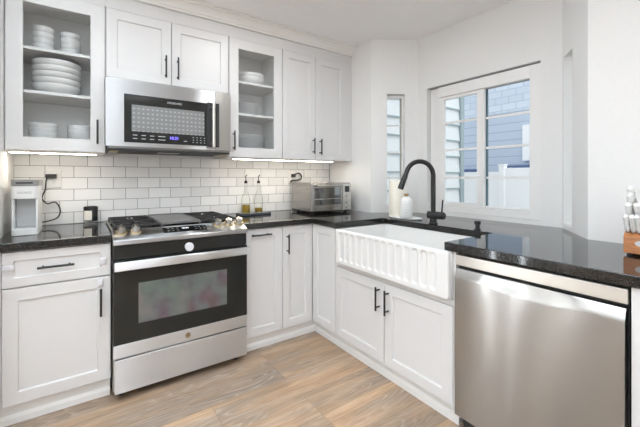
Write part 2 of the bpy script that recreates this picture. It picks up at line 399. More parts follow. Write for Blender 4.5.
def text_mesh(name, s, size, m, parent, O, U, V, depth=0.0006, spacing=1.0):
    """flat lettering as mesh: origin O (centre), U reading direction, V up"""
    cu = bpy.data.curves.new(name, 'FONT'); cu.body = s; cu.size = size; cu.extrude = depth; cu.align_x = 'CENTER'; cu.align_y = 'CENTER'; cu.space_character = spacing
    tmp = bpy.data.objects.new('lettering_source', cu); COL.objects.link(tmp)
    dg = bpy.context.evaluated_depsgraph_get(); dg.update()
    me = bpy.data.meshes.new_from_object(tmp.evaluated_get(dg))
    bpy.data.objects.remove(tmp); bpy.data.curves.remove(cu)
    U, V, O = Vector(U).normalized(), Vector(V).normalized(), Vector(O); Wn = U.cross(V)
    off = Vector(ROOT.get(parent.name, (0, 0, 0)))
    for v in me.vertices: v.co = O + U * v.co.x + V * v.co.y + Wn * v.co.z - off
    me.materials.clear(); me.materials.append(M[m])
    o = bpy.data.objects.new(name, me); COL.objects.link(o); o.parent = parent; ROOT[o.name] = tuple(off)
    return o

# frames: (u along the run, d outwards from the front, z up) -> world
BACK = lambda yf: (lambda u, d, z: Vector((u, yf - d, z)))
SIDE = lambda xf: (lambda u, d, z: Vector((xf - d, u, z)))
def shaker(F, u0, u1, z0, z1, name, parent, m='cab', th=0.02, w=0.062, glass=False):
    u0, u1 = sorted((u0, u1))
    def ring(i, d): return [F(u0 + i, d, z0 + i), F(u1 - i, d, z0 + i), F(u1 - i, d, z1 - i), F(u0 + i, d, z1 - i)]
    mb = MB()
    if glass:
        rings = [ring(0, 0), ring(0, th - .002), ring(.002, th), ring(w - .002, th), ring(w, th - .004), ring(w, 0)]
        RV = mb.loft(rings, cap=False)
        for i in range(4):
            mb.b.faces.new((RV[-1][i], RV[-1][(i + 1) % 4], RV[0][(i + 1) % 4], RV[0][i]))
    else:
        mb.loft([ring(0, 0), ring(0, th - .002), ring(.002, th), ring(w - .003, th), ring(w, th - .003), ring(w + .002, th - .010)])
    return mb.build(name, m, parent)
def bar_handle(F, uz0, uz1, base, parent, vertical=True, r=0.0058, out=0.034):
    """bar pull between two (u,z) ends, standing off surface d=base"""
    (u0, z0), (u1, z1) = uz0, uz1
    mb = MB(); mb.cyl(F(u0, base + out, z0), F(u1, base + out, z1), r, n=12)
    for k in (0.14, 0.86):
        u, z = u0 + (u1 - u0) * k, z0 + (z1 - z0) * k
        mb.cyl(F(u, base, z), F(u, base + out, z), r * 0.85, n=10)
    return mb.build('handle', 'black', parent, smooth=True)

# ================================================================== ROOM SHELL
XL, XR, XW = -0.506, 2.03, 2.385      # left wall, right wall, window wall
CZ = 2.469
BA, BB = (XR, -0.60), (XW, -0.827)    # left bay facet
BC, BD = (XW, -1.905), (XR, -2.134)   # right bay facet
WT = 0.16
struct(MB().box(-4.5, 2.6, -6.5, 0.12, -0.06, 0.0).build('floor', 'floor'))
struct(MB().box(-4.66, 2.6, -6.66, 0.2, CZ, CZ + 0.1).build('ceiling', 'ceiling'))
struct(MB().box(XL - WT, XR + WT, 0.0, WT, 0, CZ).build('wall_back', 'wall'))
struct(MB().box(XL - WT, XL, -0.86, 0.0, 0, CZ).build('wall_left', 'wall'))
struct(MB().box(-4.5, XL - WT, -0.86, -0.72, 0, CZ).build('wall_alcove', 'wall'))
struct(MB().box(XR, XR + WT, -0.60, 0.0, 0, CZ).build('wall_return', 'wall'))
struct(MB().box(XR, XR + WT, -6.5, -2.134, 0, CZ).build('wall_right', 'wall'))
def far_wall(name, along, const, a0, a1, holes, outward):
    """wall with rectangular openings; along = 'x' or 'y'"""
    mb = MB(); holes = sorted(holes); edges = [a0] + [v for h in holes for v in h[:2]] + [a1]
    def bx(p, q, z0, z1):
        if q - p < 1e-4 or z1 - z0 < 1e-4: return
        c0, c1 = sorted((const, const + outward * WT))
        if along == 'x': mb.box(p, q, c0, c1, z0, z1)
        else: mb.box(c0, c1, p, q, z0, z1)
    for i in range(0, len(edges), 2): bx(edges[i], edges[i + 1], 0, CZ)
    for h in holes: bx(h[0], h[1], 0, h[2]); bx(h[0], h[1], h[3], CZ)
    return struct(mb.build(name, 'wall'))
far_wall('wall_rear', 'x', -6.5, -4.5, XR, [(-3.05, 0.65, 0.1, 2.35)], -1)
far_wall('wall_far_left', 'y', -4.5, -6.5, -0.72, [(-2.3, -1.7, 0.15, 2.25), (-3.6, -3.0, 0.15, 2.25), (-5.2, -4.2, 0.15, 2.25)], -1)

# bay: facet walls with openings, in (s along, d outwards behind face, z)
def facet(A, B):
    A, B = Vector((*A, 0)), Vector((*B, 0)); T = (B - A).normalized(); Nn = Vector((T.y, -T.x, 0))
    if Nn.x < 0: Nn = -Nn
    L = (B - A).length
    return (lambda s, d, z: A + T * s + Nn * d + Vector((0, 0, z))), L
def holed(F, L, s0, s1, z0, z1, th, ext0=0.0, ext1=0.0):
    mb = MB(); f = lambda co: F(co.x, co.y, co.z)
    mb.box(0, s0, 0, th, 0, CZ, T=f); mb.box(s1, L, 0, th, 0, CZ, T=f)
    mb.box(s0, s1, 0, th, 0, z0, T=f); mb.box(s0, s1, 0, th, z1, CZ, T=f)
    return mb
FL, LL = facet(BA, BB); FW, LW = facet(BB, BC); FR, LR = facet(BC, BD)
N0, N1, NZ0, NZ1 = 0.145, 0.308, 0.945, 1.978
struct(holed(FL, LL, N0, N1, NZ0, NZ1, 0.13).build('wall_bay_left', 'wall'))
struct(holed(FR, LR, 0.02, 0.185, NZ0, NZ1, 0.13).build('wall_bay_right', 'wall'))
WS0, WS1, WZ0, WZ1 = 0.092, 0.958, 0.945, 2.004       # opening along the window wall
struct(holed(FW, LW, WS0, WS1, WZ0, WZ1, 0.13).build('wall_window', 'wall'))

# narrow windows in the bay facets
def narrow_window(name, F, s0, s1, deep):
    f = lambda co: F(co.x, co.y + (0.042 if deep else 0.0), co.z)
    fr = MB(); w = 0.022
    a, b_ = s0 + 0.002, s1 - 0.002
    fr.box(a, a + w * 0.5, 0.05, 0.10, NZ0 + .002, NZ1 - .002, T=f)
    fr.box(b_ - w * 0.6, b_, 0.05, 0.10, NZ0 + .002, NZ1 - .002, T=f)
    fr.box(a + w * .5, b_ - w * .6, 0.05, 0.10, NZ1 - .028, NZ1 - .002, T=f); fr.box(a + w * .5, b_ - w * .6, 0.05, 0.10, NZ0 + .002, NZ0 + .03, T=f)
    o = struct(fr.build(name, 'vinyl'))
    if not deep: MB().box(b_ - w * .6 - .010, b_ - w * .6, 0.058, 0.0805, NZ0 + .03, NZ1 - .028, T=f).build('jamb_liner', 'liner', o)
    for z in (1.704, 1.457, 1.224):
        MB().box(a + w * .5, b_ - w * .6, 0.066, 0.078, z - .008, z + .008, T=f).build('muntin', 'vinyl', o)
    MB().box(a + w * .5, b_ - w * .6, 0.081, 0.085, NZ0 + .03, NZ1 - .028, T=f).build('glass_pane', 'glass', o)
    return o
narrow_window('window_2', FL, N0, N1, False)
narrow_window('window_3', FR, 0.02, 0.185, True)

# sliding window above the sink
f = lambda co: FW(co.x, co.y, co.z)
fr = MB()
s0, s1, z0, z1 = WS0 + .010, WS1 - .002, WZ0 + .002, WZ1 - .014
iz0, iz1 = 1.000, 1.905
is0, is1 = 0.196, 0.889                # daylight opening along the wall
D0, D1 = 0.012, 0.085
fr.box(s0, is0, D0 + .03, D1, z0, z1, .002, 1, T=f); fr.box(is1, s1, D0, D1, z0, z1, .002, 1, T=f)
fr.box(is0, is1, D0, D1, iz1, z1, .002, 1, T=f); fr.box(is0, is1, D0, D1, z0, iz0, .002, 1, T=f)
win = struct(fr.build('window_1', 'vinyl'))
MB().box(s0, s1, 0.004, 0.05, WZ1 - .008, WZ1 - .002, T=f).build('head_line', 'mid_grey', win)  # thin grey strip drawn as the dark line along the head
def sash(s0, s1, z0, z1, d0, d1, w, glass_d, wl=None, wr=None):
    wl = wl or w; wr = wr or w
    mb = MB()
    mb.box(s0, s0 + wl, d0, d1, z0, z1, .0015, 1, T=f); mb.box(s1 - wr, s1, d0, d1, z0, z1, .0015, 1, T=f)
    mb.box(s0 + wl, s1 - wr, d0, d1, z0, z0 + w, .0015, 1, T=f); mb.box(s0 + wl, s1 - wr, d0, d1, z1 - w, z1, .0015, 1, T=f)
    o = mb.build('sash', 'vinyl', win)
    for z in (1.682, 1.455, 1.228):
        MB().box(s0 + wl, s1 - wr, glass_d - .012, glass_d - .004, z - .0085, z + .0085, T=f).build('muntin', 'vinyl', o)
    MB().box(s0 + wl, s1 - wr, glass_d, glass_d + .004, z0 + w, z1 - w, T=f).build('glass_pane', 'glass', o)
    return o
sash(0.198, 0.574, iz0 + .002, iz1 - .002, 0.022, 0.050, 0.026, 0.038, wl=0.046, wr=0.052)
rs = sash(0.556, 0.887, iz0 + .002, iz1 + .010, 0.053, 0.080, 0.010, 0.066, wl=0.012, wr=0.012)
MB().box(0.5685, 0.581, 0.068, 0.079, iz0 + .013, iz1 - .002, T=f).build('gasket', 'gasket', rs)

# backsplash and its edge trim
struct(MB().box(XL, 2.022, -0.008, -0.0005, 0.9145, 1.384).build('backsplash', 'tile'))
struct(MB().box(2.022, 2.029, -0.010, -0.0005, 0.9145, 1.384).build('trim_1', 'mid_grey'))

# crown moulding along the cabinet tops
prof = [(-0.3422, 2.386), (-0.362, 2.386), (-0.364, 2.398), (-0.372, 2.402), (-0.376, 2.418), (-0.392, 2.440), (-0.398, 2.444), (-0.400, 2.455), (-0.410, 2.458), (-0.410, CZ - .0005), (-0.3422, CZ - .0005)]
struct(MB().prism(prof, XL, XR - .001, axis='x').build('crown_moulding', 'crown'))

# baseboards under the cabinet runs
def base_profile(front, back, sgn):
    return [(back, 0.0005), (front + sgn * 0.010, 0.0005), (front + sgn * 0.010, 0.030), (front + sgn * 0.003, 0.042), (front, 0.046), (front, 0.102), (back, 0.102)]
struct(MB().prism(base_profile(-0.578, -0.555, -1), XL + .001, -0.012, axis='x').build('baseboard_left', 'trim'))
struct(MB().prism(base_profile(-0.578, -0.555, -1), 0.785, 1.432, axis='x').build('baseboard_back', 'trim'))
pr = base_profile(1.430, 1.455, -1)
mb = MB(); mb.loft([[(a, -0.556, z) for a, z in pr], [(a, -1.805, z) for a, z in pr]])
struct(mb.build('baseboard_right', 'trim'))

# ================================================================== OUTSIDE
struct(MB().box(2.75, 14, -9, 9, -0.5, -0.45).build('ground_outside', 'ground'))
nb = thing('neighbour_house', 'blue grey house with horizontal siding and shingled upper storey seen through the sliding window', 'house', (7.6, 1.0, -0.45))
MB().box(7.2, 10.5, -0.10, 4.5, -0.45, 2.55).build('wall', 'siding_blue', nb)
MB().box(7.18, 10.5, -0.10, 4.5, 2.55, 4.6).build('upper_wall', 'shingle', nb)
MB().box(7.13, 7.199, 0.18, 0.36, 1.55, 2.25).build('shutter', 'fence', nb)
MB().box(7.05, 7.199, 0.0, 0.70, 1.40, 1.46).build('ledge', 'ledge', nb)
MB().box(7.05, 7.199, 1.25, 1.75, 1.32, 1.40).build('ledge', 'ledge', nb)
fence = thing('vinyl_fence', 'white vinyl privacy fence standing below the blue grey house outside', 'fence', (6.6, 0.2, -0.45))
for a, b_, h in ((-6.0, -2.2, 1.36), (-2.1, 0.42, 1.40), (0.52, 3.0, 1.33)):
    MB().box(6.58, 6.62, a, b_, -0.45, h).build('panel', 'fence', fence)
for y in (-2.15, 0.47):
    MB().box(6.54, 6.66, y - .05, y + .05, -0.45, 1.45, .006, 1).box(6.53, 6.67, y - .06, y + .06, 1.45, 1.475).build('post', 'fence', fence)
wb = thing('white_house', 'white lap sided house wing just outside the left window pane', 'house', (4.0, 0.4, -0.45))
mb = MB()
for k in range(22):
    z = -0.45 + k * 0.25
    mb.prism([(0.343, z), (0.343 - 0.022, z), (0.343 - 0.002, z + 0.25), (0.343, z + 0.25)], 2.9, 4.93, axis='x')
mb.box(2.9, 4.93, 0.343, 3.2, -0.45, 5.0)
mb.build('wall', 'lap_white', wb)
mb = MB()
for k in range(1, 22): mb.box(2.9, 4.93, 0.312, 0.3205, -0.45 + k * 0.25 - .012, -0.45 + k * 0.25 + .010)  # dark strips stand in for the shade under each lap
mb.build('lap_shade_line', 'lap', wb)
MB().box(4.93, 5.02, 0.30, 0.40, -0.45, 5.0).build('corner_board', 'lap', wb)

# ================================================================== UPPER CABINETS
UY = -0.33                         # carcass front
FB = BACK(UY)
ZT, ZB = 2.385, 1.383
def glass_cabinet(x0, x1, dx0, dx1, label, hx):
    t = thing('glass_door_cabinet', label, 'cabinet', ((x0 + x1) / 2, -0.165, ZB))
    mb = MB(); th = 0.018
    mb.box(x0, x0 + th, UY, -0.001, ZB, ZT); mb.box(x1 - th, x1, UY, -0.001, ZB, ZT)
    mb.box(x0 + th, x1 - th, UY, -0.001, ZB, ZB + th); mb.box(x0 + th, x1 - th, UY, -0.001, 2.29, ZT)
    mb.box(x0 + th, x1 - th, -0.012, -0.001, ZB + th, 2.29)
    mb.build('body', 'cab_in', t)
    for z in (1.965, 1.714):
        MB().box(x0 + th + .001, x1 - th - .001, UY + .004, -0.0125, z, z + .018, .0015, 1).build('shelf', 'cab', t)
    MB().box(x0, x1, UY - .012, UY - .0005, 2.302, ZT).build('frieze', 'cab', t)
    d = shaker(FB, dx0, dx1, 1.386, 2.298, 'door', t, glass=True, w=0.076)
    MB().box(dx0 + .070, dx1 - .070, UY - .009, UY - .005, 1.456, 2.228).build('glass_pane', 'glass_cab', d)
    bar_handle(FB, (hx, 1.436), (hx, 1.583), 0.02, d)
    return t
GA = glass_cabinet(XL + .001, -0.022, -0.500, -0.026, 'white glass door wall cabinet of bowls above the coffee maker', -0.066)
GB = glass_cabinet(0.790, 1.2585, 0.793, 1.2565, 'white glass door wall cabinet of plates to the right of the microwave', 0.824)
def solid_cabinet(x0, x1, z0, doors, handles, label, filler=None):
    t = thing('wall_cabinet', label, 'cabinet', ((x0 + x1) / 2, -0.165, z0))
    MB().box(x0, x1, UY, -0.001, z0, ZT, .0015, 1).build('body', 'cab', t)
    MB().box(x0, x1, UY - .012, UY - .0005, 2.302, ZT).build('frieze', 'cab', t)
    for (a, b_), (hx, h0, h1) in zip(doors, handles):
        d = shaker(FB, a, b_, z0 + .003, 2.298, 'door', t)
        bar_handle(FB, (hx, h0), (hx, h1), 0.02, d)
    if filler: MB().box(*filler, UY - .014, UY - .0005, z0, 2.30).build('filler_strip', 'cab', t)
    return t
solid_cabinet(-0.0215, 0.7895, 1.862, [(-0.018, 0.371), (0.375, 0.786)], [(0.333, 1.905, 2.054), (0.412, 1.903, 2.055)],
              'white two door wall cabinet directly above the microwave')
solid_cabinet(1.259, XR - .002, ZB, [(1.262, 1.597), (1.601, 1.944)], [(1.568, 1.435, 1.575), (1.644, 1.430, 1.571)],
              'white two door wall cabinet above the toaster oven', filler=(1.948, XR - .003))

def led(x0, x1, label):
    t = thing('under_cabinet_light', label, 'light', ((x0 + x1) / 2, -0.29, 1.37))
    MB().box(x0, x1, -0.312, -0.268, 1.374, 1.3825, .001, 1).build('housing', 'plastic_w', t)
    MB().box(x0 + .01, x1 - .01, -0.306, -0.274, 1.3715, 1.3738).build('diffuser', 'led', t)
led(-0.498, -0.06, 'glowing warm light strip under the glass cabinet above the coffee maker')
led(0.84, 1.84, 'long glowing warm light strip under the cabinets above the toaster oven')

# ------------------------------------------------------------------ dishes
def bowl(name, x, y, z, r, h, foot, m, label, group, wall=0.004):
    P = [(foot * 0.2, 0.002), (foot, 0), (foot, 0.006), (r * 0.86, h * 0.42), (r * 0.985, h * 0.8), (r, h), (r - wall, h), (r * 0.95 - wall, h * 0.8), (r * 0.82 - wall, h * 0.46), (foot * 0.8, 0.010), (0.0005, 0.009)]
    o = MB().lathe(P, x, y, z, n=36).build(name, m, smooth=True)
    return tag(o, label, 'bowl', group)
def plate(name, x, y, z, r, m, label, group, h=0.016):
    P = [(0.0005, 0.002), (r * 0.58, 0), (r * 0.60, 0.003), (r * 0.97, h - .003), (r, h), (r * 0.985, h + .001), (r * 0.66, 0.008), (0.0005, 0.006)]
    o = MB().lathe(P, x, y, z, n=40).build(name, m, smooth=True)
    return tag(o, label, 'plate', group)
ORD = ['topmost', 'second from the top', 'third from the top', 'fourth from the top', 'fifth from the top', 'sixth from the top', 'seventh from the top', 'eighth from the top', 'ninth from the top', 'tenth from the top']
def stack(fn, n, pitch, where, noun, **kw):
    z = kw.pop('z')
    for k in range(n):
        q = n - 1 - k
        pos = 'bottom one' if q == n - 1 else ORD[q]
        fn(z=z + k * pitch, label=f'{noun}, {pos} of {where}', **kw)
SH1, SH2, SH0 = 1.9832, 1.7322, 1.4012
stack(bowl, 4, 0.036, 'the left stack on the top shelf', 'small white bowl', name='small_bowl', x=-0.345, y=-0.185, r=0.056, h=0.052, foot=0.034, m='dish', group='small bowls on the top shelf', z=SH1)
stack(bowl, 4, 0.034, 'the right stack on the top shelf', 'small white bowl', name='small_bowl', x=-0.205, y=-0.185, r=0.054, h=0.050, foot=0.033, m='dish', group='small bowls on the top shelf', z=SH1)
stack(bowl, 5, 0.036, 'the wide stack on the middle shelf', 'large white bowl', name='large_bowl', x=-0.276, y=-0.175, r=0.128, h=0.062, foot=0.07, m='dish', group='large bowls on the middle shelf', z=SH2)
stack(bowl, 5, 0.026, 'the left stack on the bottom shelf', 'white cereal bowl', name='cereal_bowl', x=-0.345, y=-0.19, r=0.074, h=0.052, foot=0.04, m='dish', group='bowls on the bottom shelf', z=SH0)
stack(bowl, 5, 0.026, 'the right stack on the bottom shelf', 'white cereal bowl', name='cereal_bowl', x=-0.150, y=-0.19, r=0.074, h=0.052, foot=0.04, m='dish', group='bowls on the bottom shelf', z=SH0)
stack(bowl, 2, 0.030, 'the pair on the top shelf beside the microwave', 'wide white serving bowl', name='serving_bowl', x=1.040, y=-0.18, r=0.122, h=0.066, foot=0.07, m='dish', group='serving bowls on the top shelf', z=SH1)
stack(plate, 6, 0.0155, 'the middle shelf stack beside the microwave', 'pale grey plate', name='side_plate', x=0.985, y=-0.18, r=0.125, m='plate_grey', group='plates on the middle shelf', z=SH2)
stack(plate, 9, 0.0195, 'the bottom shelf stack beside the microwave', 'grey dinner plate', name='dinner_plate', x=1.015, y=-0.17, r=0.150, m='plate_grey', group='plates on the bottom shelf', z=SH0)

# ================================================================== MICROWAVE
mw = thing('microwave', 'stainless over the range microwave with black glass door', 'microwave', (0.375, -0.2, 1.41))
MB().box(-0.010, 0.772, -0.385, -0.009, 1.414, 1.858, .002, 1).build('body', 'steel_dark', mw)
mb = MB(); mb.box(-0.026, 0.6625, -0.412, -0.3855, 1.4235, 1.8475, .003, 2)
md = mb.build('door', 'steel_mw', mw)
MB().box(0.075, 0.690, -0.4155, -0.4122, 1.453, 1.757, .0012, 1).build('black_glass', 'glass_black', md)
MB().box(0.118, 0.580, -0.4175, -0.4157, 1.524, 1.692).build('window', 'screen', md)
text_mesh('logo', 'FRIGIDAIRE', 0.0185, 'text_w', md, (0.380, -0.4158, 1.728), (1, 0, 0), (0, 0, 1))
text_mesh('clock_digits', '10:21', 0.028, 'display_blue', md, (0.376, -0.4158, 1.493), (1, 0, 0), (0, 0, 1))
def legend(xa, xb, z, h=.002): MB().box(xa, xb, -0.4160, -0.4157, z - h, z + h).build('button_legend', 'text_w', md)
for i in range(4):
    for z in (1.500, 1.478): legend(0.125 + i * .05, 0.125 + i * .05 + .026, z)
for z in (1.500, 1.478): legend(0.300, 0.320, z)
for i in range(5):
    for z in (1.507, 1.490, 1.473): legend(0.500 + i * .026, 0.500 + i * .026 + .008, z)
legend(0.440, 0.462, 1.478)
MB().box(0.600, 0.660, -0.4190, -0.4156, 1.447, 1.763, .006, 2).box(0.6622, 0.690, -0.4190, -0.4125, 1.447, 1.763, .004, 2).build('handle_recess', 'dark', md)
mb = MB(); mb.cyl((0.637, -0.452, 1.445), (0.637, -0.452, 1.757), 0.0125, n=18)
for z in (1.470, 1.732): mb.cyl((0.637, -0.4185, z), (0.637, -0.452, z), 0.010, n=12)
mb.build('handle', 'steel_trim', md, smooth=True)
MB().box(0.6640, 0.778, -0.412, -0.3855, 1.4235, 1.8475, .003, 2).build('side_panel', 'steel_dark', mw)
MB().box(-0.020, 0.774, -0.405, -0.03, 1.402, 1.4135, .002, 1).build('vent_base', 'dark', mw)
for x in (0.00, 0.72): MB().box(x, x + 0.05, -0.36, -0.20, 1.395, 1.4018, .002, 1).build('grease_filter', 'gold_tone', mw)  # gold colour paints the warm strip light at these corners
MB().box(0.30, 0.44, -0.30, -0.22, 1.4002, 1.4018).build('lamp_lens', 'plastic_g', mw)

# ================================================================== COUNTERTOPS
CT, CB = 0.914, 0.873
mb = MB(); mb.box(XL + .001, -0.0085, -0.648, -0.001, CB, CT)
tag(mb.build('countertop', 'granite', bevel=0.003), 'black granite countertop slab under the coffee maker, left of the range', 'countertop')
poly = [(0.7845, -0.001), (0.7845, -0.648), (1.353, -0.648), (1.353, -0.935), (1.815, -0.935), (1.822, -0.945), (1.822, -1.762), (1.815, -1.770), (1.353, -1.770), (1.353, -2.463), (XR - .001, -2.463), (XR - .001, -2.134),
        (XW - .001, -1.905), (XW - .001, -0.828), (XR - .001, -0.601), (XR - .001, -0.001)]
mb = MB(); mb.prism(poly, CB, CT)
tag(mb.build('countertop', 'granite', bevel=0.003), 'long black granite countertop wrapping the corner around the white sink', 'countertop')

# ================================================================== BASE CABINETS
BY, BX = -0.6055, 1.389            # carcass front planes (doors stand 20 mm proud)
FBB, FSS = BACK(BY), SIDE(BX)
lb = thing('base_cabinet', 'white base cabinet with one drawer over one door, left of the range', 'cabinet', (-0.26, -0.3, 0))
MB().box(XL + .001, -0.0095, BY, -0.001, 0.1025, CB - .001).build('body', 'cab', lb)
MB().box(XL + .001, -0.476, BY - .018, BY - .0005, 0.1025, CB - .001).build('filler_strip', 'cab', lb)
dr = shaker(FBB, -0.473, -0.014, 0.691, 0.864, 'drawer', lb, w=0.046)
bar_handle(FBB, (-0.335, 0.777), (-0.180, 0.777), 0.012, dr)
dd = shaker(FBB, -0.473, -0.014, 0.112, 0.683, 'door', lb)
bar_handle(FBB, (-0.060, 0.477), (-0.060, 0.626), 0.02, dd)
def lock(x, z, w, h, par):
    mb = MB(); mb.box(x - w / 2, x + w / 2, BY - .028, BY - .0205, z - h / 2, z + h / 2, .005, 3)
    mb.cyl((x, BY - .0285, z), (x, BY - .033, z), min(w, h) * .30, n=16)
    part_label(mb.build('child_lock', 'lock', par, smooth=True), 'white adhesive child lock')
lock(-0.050, 0.770, 0.034, 0.042, dr); lock(-0.062, 0.652, 0.030, 0.042, dd); lock(-0.448, 0.790, 0.050, 0.026, dr)

po = thing('base_cabinet', 'narrow white pull-out base cabinet beside the range with a horizontal handle', 'cabinet', (0.94, -0.3, 0))
MB().box(0.7850, 1.0985, BY, -0.001, 0.1025, CB - .001).build('body', 'cab', po)
d = shaker(FBB, 0.7865, 1.0965, 0.110, 0.866, 'door', po)
bar_handle(FBB, (0.835, 0.826), (0.992, 0.826), 0.02, d)

cc = thing('corner_cabinet', 'white corner base cabinet with folding doors below the toaster oven', 'cabinet', (1.6, -0.4, 0))
MB().prism([(1.100, -0.001), (1.100, BY), (BX, BY), (BX, -0.9055), (2.0, -0.9055), (2.0, -0.001)], 0.1025, CB - .001).build('body', 'cab', cc)
d = shaker(FBB, 1.1015, 1.3665, 0.110, 0.866, 'door', cc)
bar_handle(FBB, (1.135, 0.664), (1.135, 0.810), 0.02, d)
shaker(FSS, -0.628, -0.9035, 0.110, 0.866, 'door', cc)

sc_ = thing('sink_cabinet', 'white two door base cabinet under the fluted farmhouse sink', 'cabinet', (1.7, -1.36, 0))
MB().box(BX, 1.98, -1.8235, -0.907, 0.1025, 0.632).build('body', 'cab', sc_)
MB().box(BX - .019, BX - .0005, -1.808, -0.908, 0.604, 0.632, .001, 1).build('top_rail', 'cab', sc_)
MB().box(BX - .020, BX + .05, -1.8235, -1.8085, 0.1025, CB - .001, .001, 1).build('side_stile', 'cab', sc_)
for a, b_, hx, h0, h1 in ((-0.909, -1.3625, -1.327, 0.428, 0.570), (-1.3655, -1.8055, -1.398, 0.422, 0.567)):
    d = shaker(FSS, a, b_, 0.110, 0.600, 'door', sc_)
    bar_handle(FSS, (hx, h0), (hx, h1), 0.02, d)

ep = MB().box(1.372, 2.0, -2.475, -2.438, 0.0005, CB - .001, .001, 1).build('end_panel', 'cab')
tag(ep, 'white end panel closing the cabinet run right of the dishwasher', 'panel')

# ================================================================== FARMHOUSE SINK
sk = thing('farmhouse_sink', 'white fireclay farmhouse sink with a fluted apron front', 'sink', (1.58, -1.37, 0.64))
SY0, SY1, SX0, SX1 = -1.807, -0.950, 1.330, 1.850
def rrect(x0, x1, y0, y1, r, n=5):
    pts = []
    for cx, cy, a0 in ((x1 - r, y1 - r, 0), (x0 + r, y1 - r, 90), (x0 + r, y0 + r, 180), (x1 - r, y0 + r, 270)):
        for k in range(n + 1):
            a = R(a0 + 90 * k / n); pts.append((cx + r * math.cos(a), cy + r * math.sin(a)))
    return pts
mb = MB()
def RR(i, z, r): return [(x, y, z) for x, y in rrect(SX0 + .014 + i, SX1 - i, SY0 + i, SY1 - i, r)]
def RI(i, z, r): return [(x, y, z) for x, y in rrect(SX0 + .032 + i, SX1 - .026 - i, SY0 + .032 + i, SY1 - .022 - i, r)]
mb.loft([RR(.012, .634, .012), RR(.003, .637, .018), RR(0, .648, .02), RR(0, .862, .02), RR(.003, .869, .018), RR(.009, .8722, .014), RI(-.004, .8722, .03), RI(0, .868, .03), RI(.006, .69, .04), RI(.02, .668, .045), RI(.06, .660, .03)])
bas = mb.build('basin', 'fireclay', sk, smooth=True)
NF = 14; W0 = 0.0545
YS = [-1.012 - i * W0 for i in range(NF)]
AZ0, AZ1, FZ0, FZ1, FH = 0.634, 0.8722, 0.664, 0.856, 0.0205
def groove(y, z):
    """depth of the rounded-end flutes sunk in the apron"""
    yc = min(YS, key=lambda c: abs(c - y)); dy = abs(y - yc)
    zc = min(max(z, FZ0 + FH), FZ1 - FH)
    t = math.hypot(dy, z - zc) / FH
    if t >= 1: return 0.0
    return 0.0085 * min(1.0, (1 - t * t) * 1.5)
NYG, NZG, RB = 250, 64, 0.022
front, back = [], []
for b_ in range(NZG + 1):
    z = AZ0 + (AZ1 - AZ0) * b_ / NZG
    q = max(0.0, RB - (z - AZ0)); ins = RB - math.sqrt(max(RB * RB - q * q, 0))
    q2 = max(0.0, 0.010 - (AZ1 - z)); ins2 = 0.010 - math.sqrt(max(1e-4 - q2 * q2, 0))
    ya, yb = SY0 + ins + ins2 * .4, SY1 - ins - ins2 * .4
    row, rb = [], []
    for a in range(NYG + 1):
        y = ya + (yb - ya) * a / NYG
        e = max(0.0, 0.012 - min(y - ya, yb - y, z - AZ0, AZ1 - z)); rd = 0.012 - math.sqrt(max(0.012 ** 2 - e * e, 0))
        row.append((SX0 + rd + groove(y, z), y, z))
    front.append(row)
mb = MB()
RV = [[mb.b.verts.new(p) for p in row] for row in front]
for b_ in range(NZG):
    for a in range(NYG): mb.b.faces.new((RV[b_][a], RV[b_][a + 1], RV[b_ + 1][a + 1], RV[b_ + 1][a]))
loop = RV[0] + [RV[b_][-1] for b_ in range(1, NZG + 1)] + RV[-1][-2::-1] + [RV[b_][0] for b_ in range(NZG - 1, 0, -1)]
bl = [mb.b.verts.new((SX0 + 0.0138, v.co.y, v.co.z)) for v in loop]
for k in range(len(loop)):
    mb.b.faces.new((loop[k], loop[(k + 1) % len(loop)], bl[(k + 1) % len(loop)], bl[k]))
mb.b.faces.new(bl)
part_label(mb.build('apron', 'fireclay', sk, smooth=True), 'apron front with a row of sunken round ended flutes')
mb = MB(); mb.lathe([(0.044, 0.0), (0.044, 0.003), (0.036, 0.004), (0.030, 0.001), (0.0005, 0.001)], 1.62, -1.37, 0.6602, n=28)
mb.build('drain', 'chrome', sk, smooth=True)

# ================================================================== DISHWASHER
dw = thing('dishwasher', 'stainless steel dishwasher under the counter at the right end', 'dishwasher', (1.65, -2.13, 0))
MB().box(1.392, 1.97, -2.430, -1.826, 0.10, CB - .002).build('body', 'dark', dw)
MB().box(1.362, 1.3915, -2.432, -1.8255, 0.8115, 0.862, .002, 1).build('top_strip', 'steel_trim', dw)
# door: faintly bowed sheet with a rolled pocket-handle lip
mb = MB(); rings = []
prof = [(1.3915, 0.0965), (1.354, 0.0965), (1.349, 0.101)] + [(1.349 - 0.0035 * math.sin(math.pi * k / 8), 0.10 + 0.66 * k / 8) for k in range(1, 8)] + [(1.349, 0.752), (1.350, 0.762), (1.354, 0.768), (1.359, 0.790), (1.364, 0.797), (1.3915, 0.797)]
nY = 24
for k in range(nY + 1):
    y = -1.8285 - (2.4275 - 1.8285) * k / nY
    uu = k / nY
    dip = 0.016 * math.exp(-((uu - 0.5) / 0.24) ** 6)
    ring = []
    for x, z in prof:
        if 0.75 < z < 0.795: z -= dip
        if 0.12 < z < 0.75: x += 0.0011 * math.sin(uu * 9.0 + z * 2.0) * math.sin(math.pi * (z - .1) / .66)
        ring.append((x, y, z))
    rings.append(ring)
mb.loft(rings)
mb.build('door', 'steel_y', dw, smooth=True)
MB().box(1.42, 1.46, -2.425, -1.83, 0.0005, 0.0955).build('kick_plate', 'dark', dw)

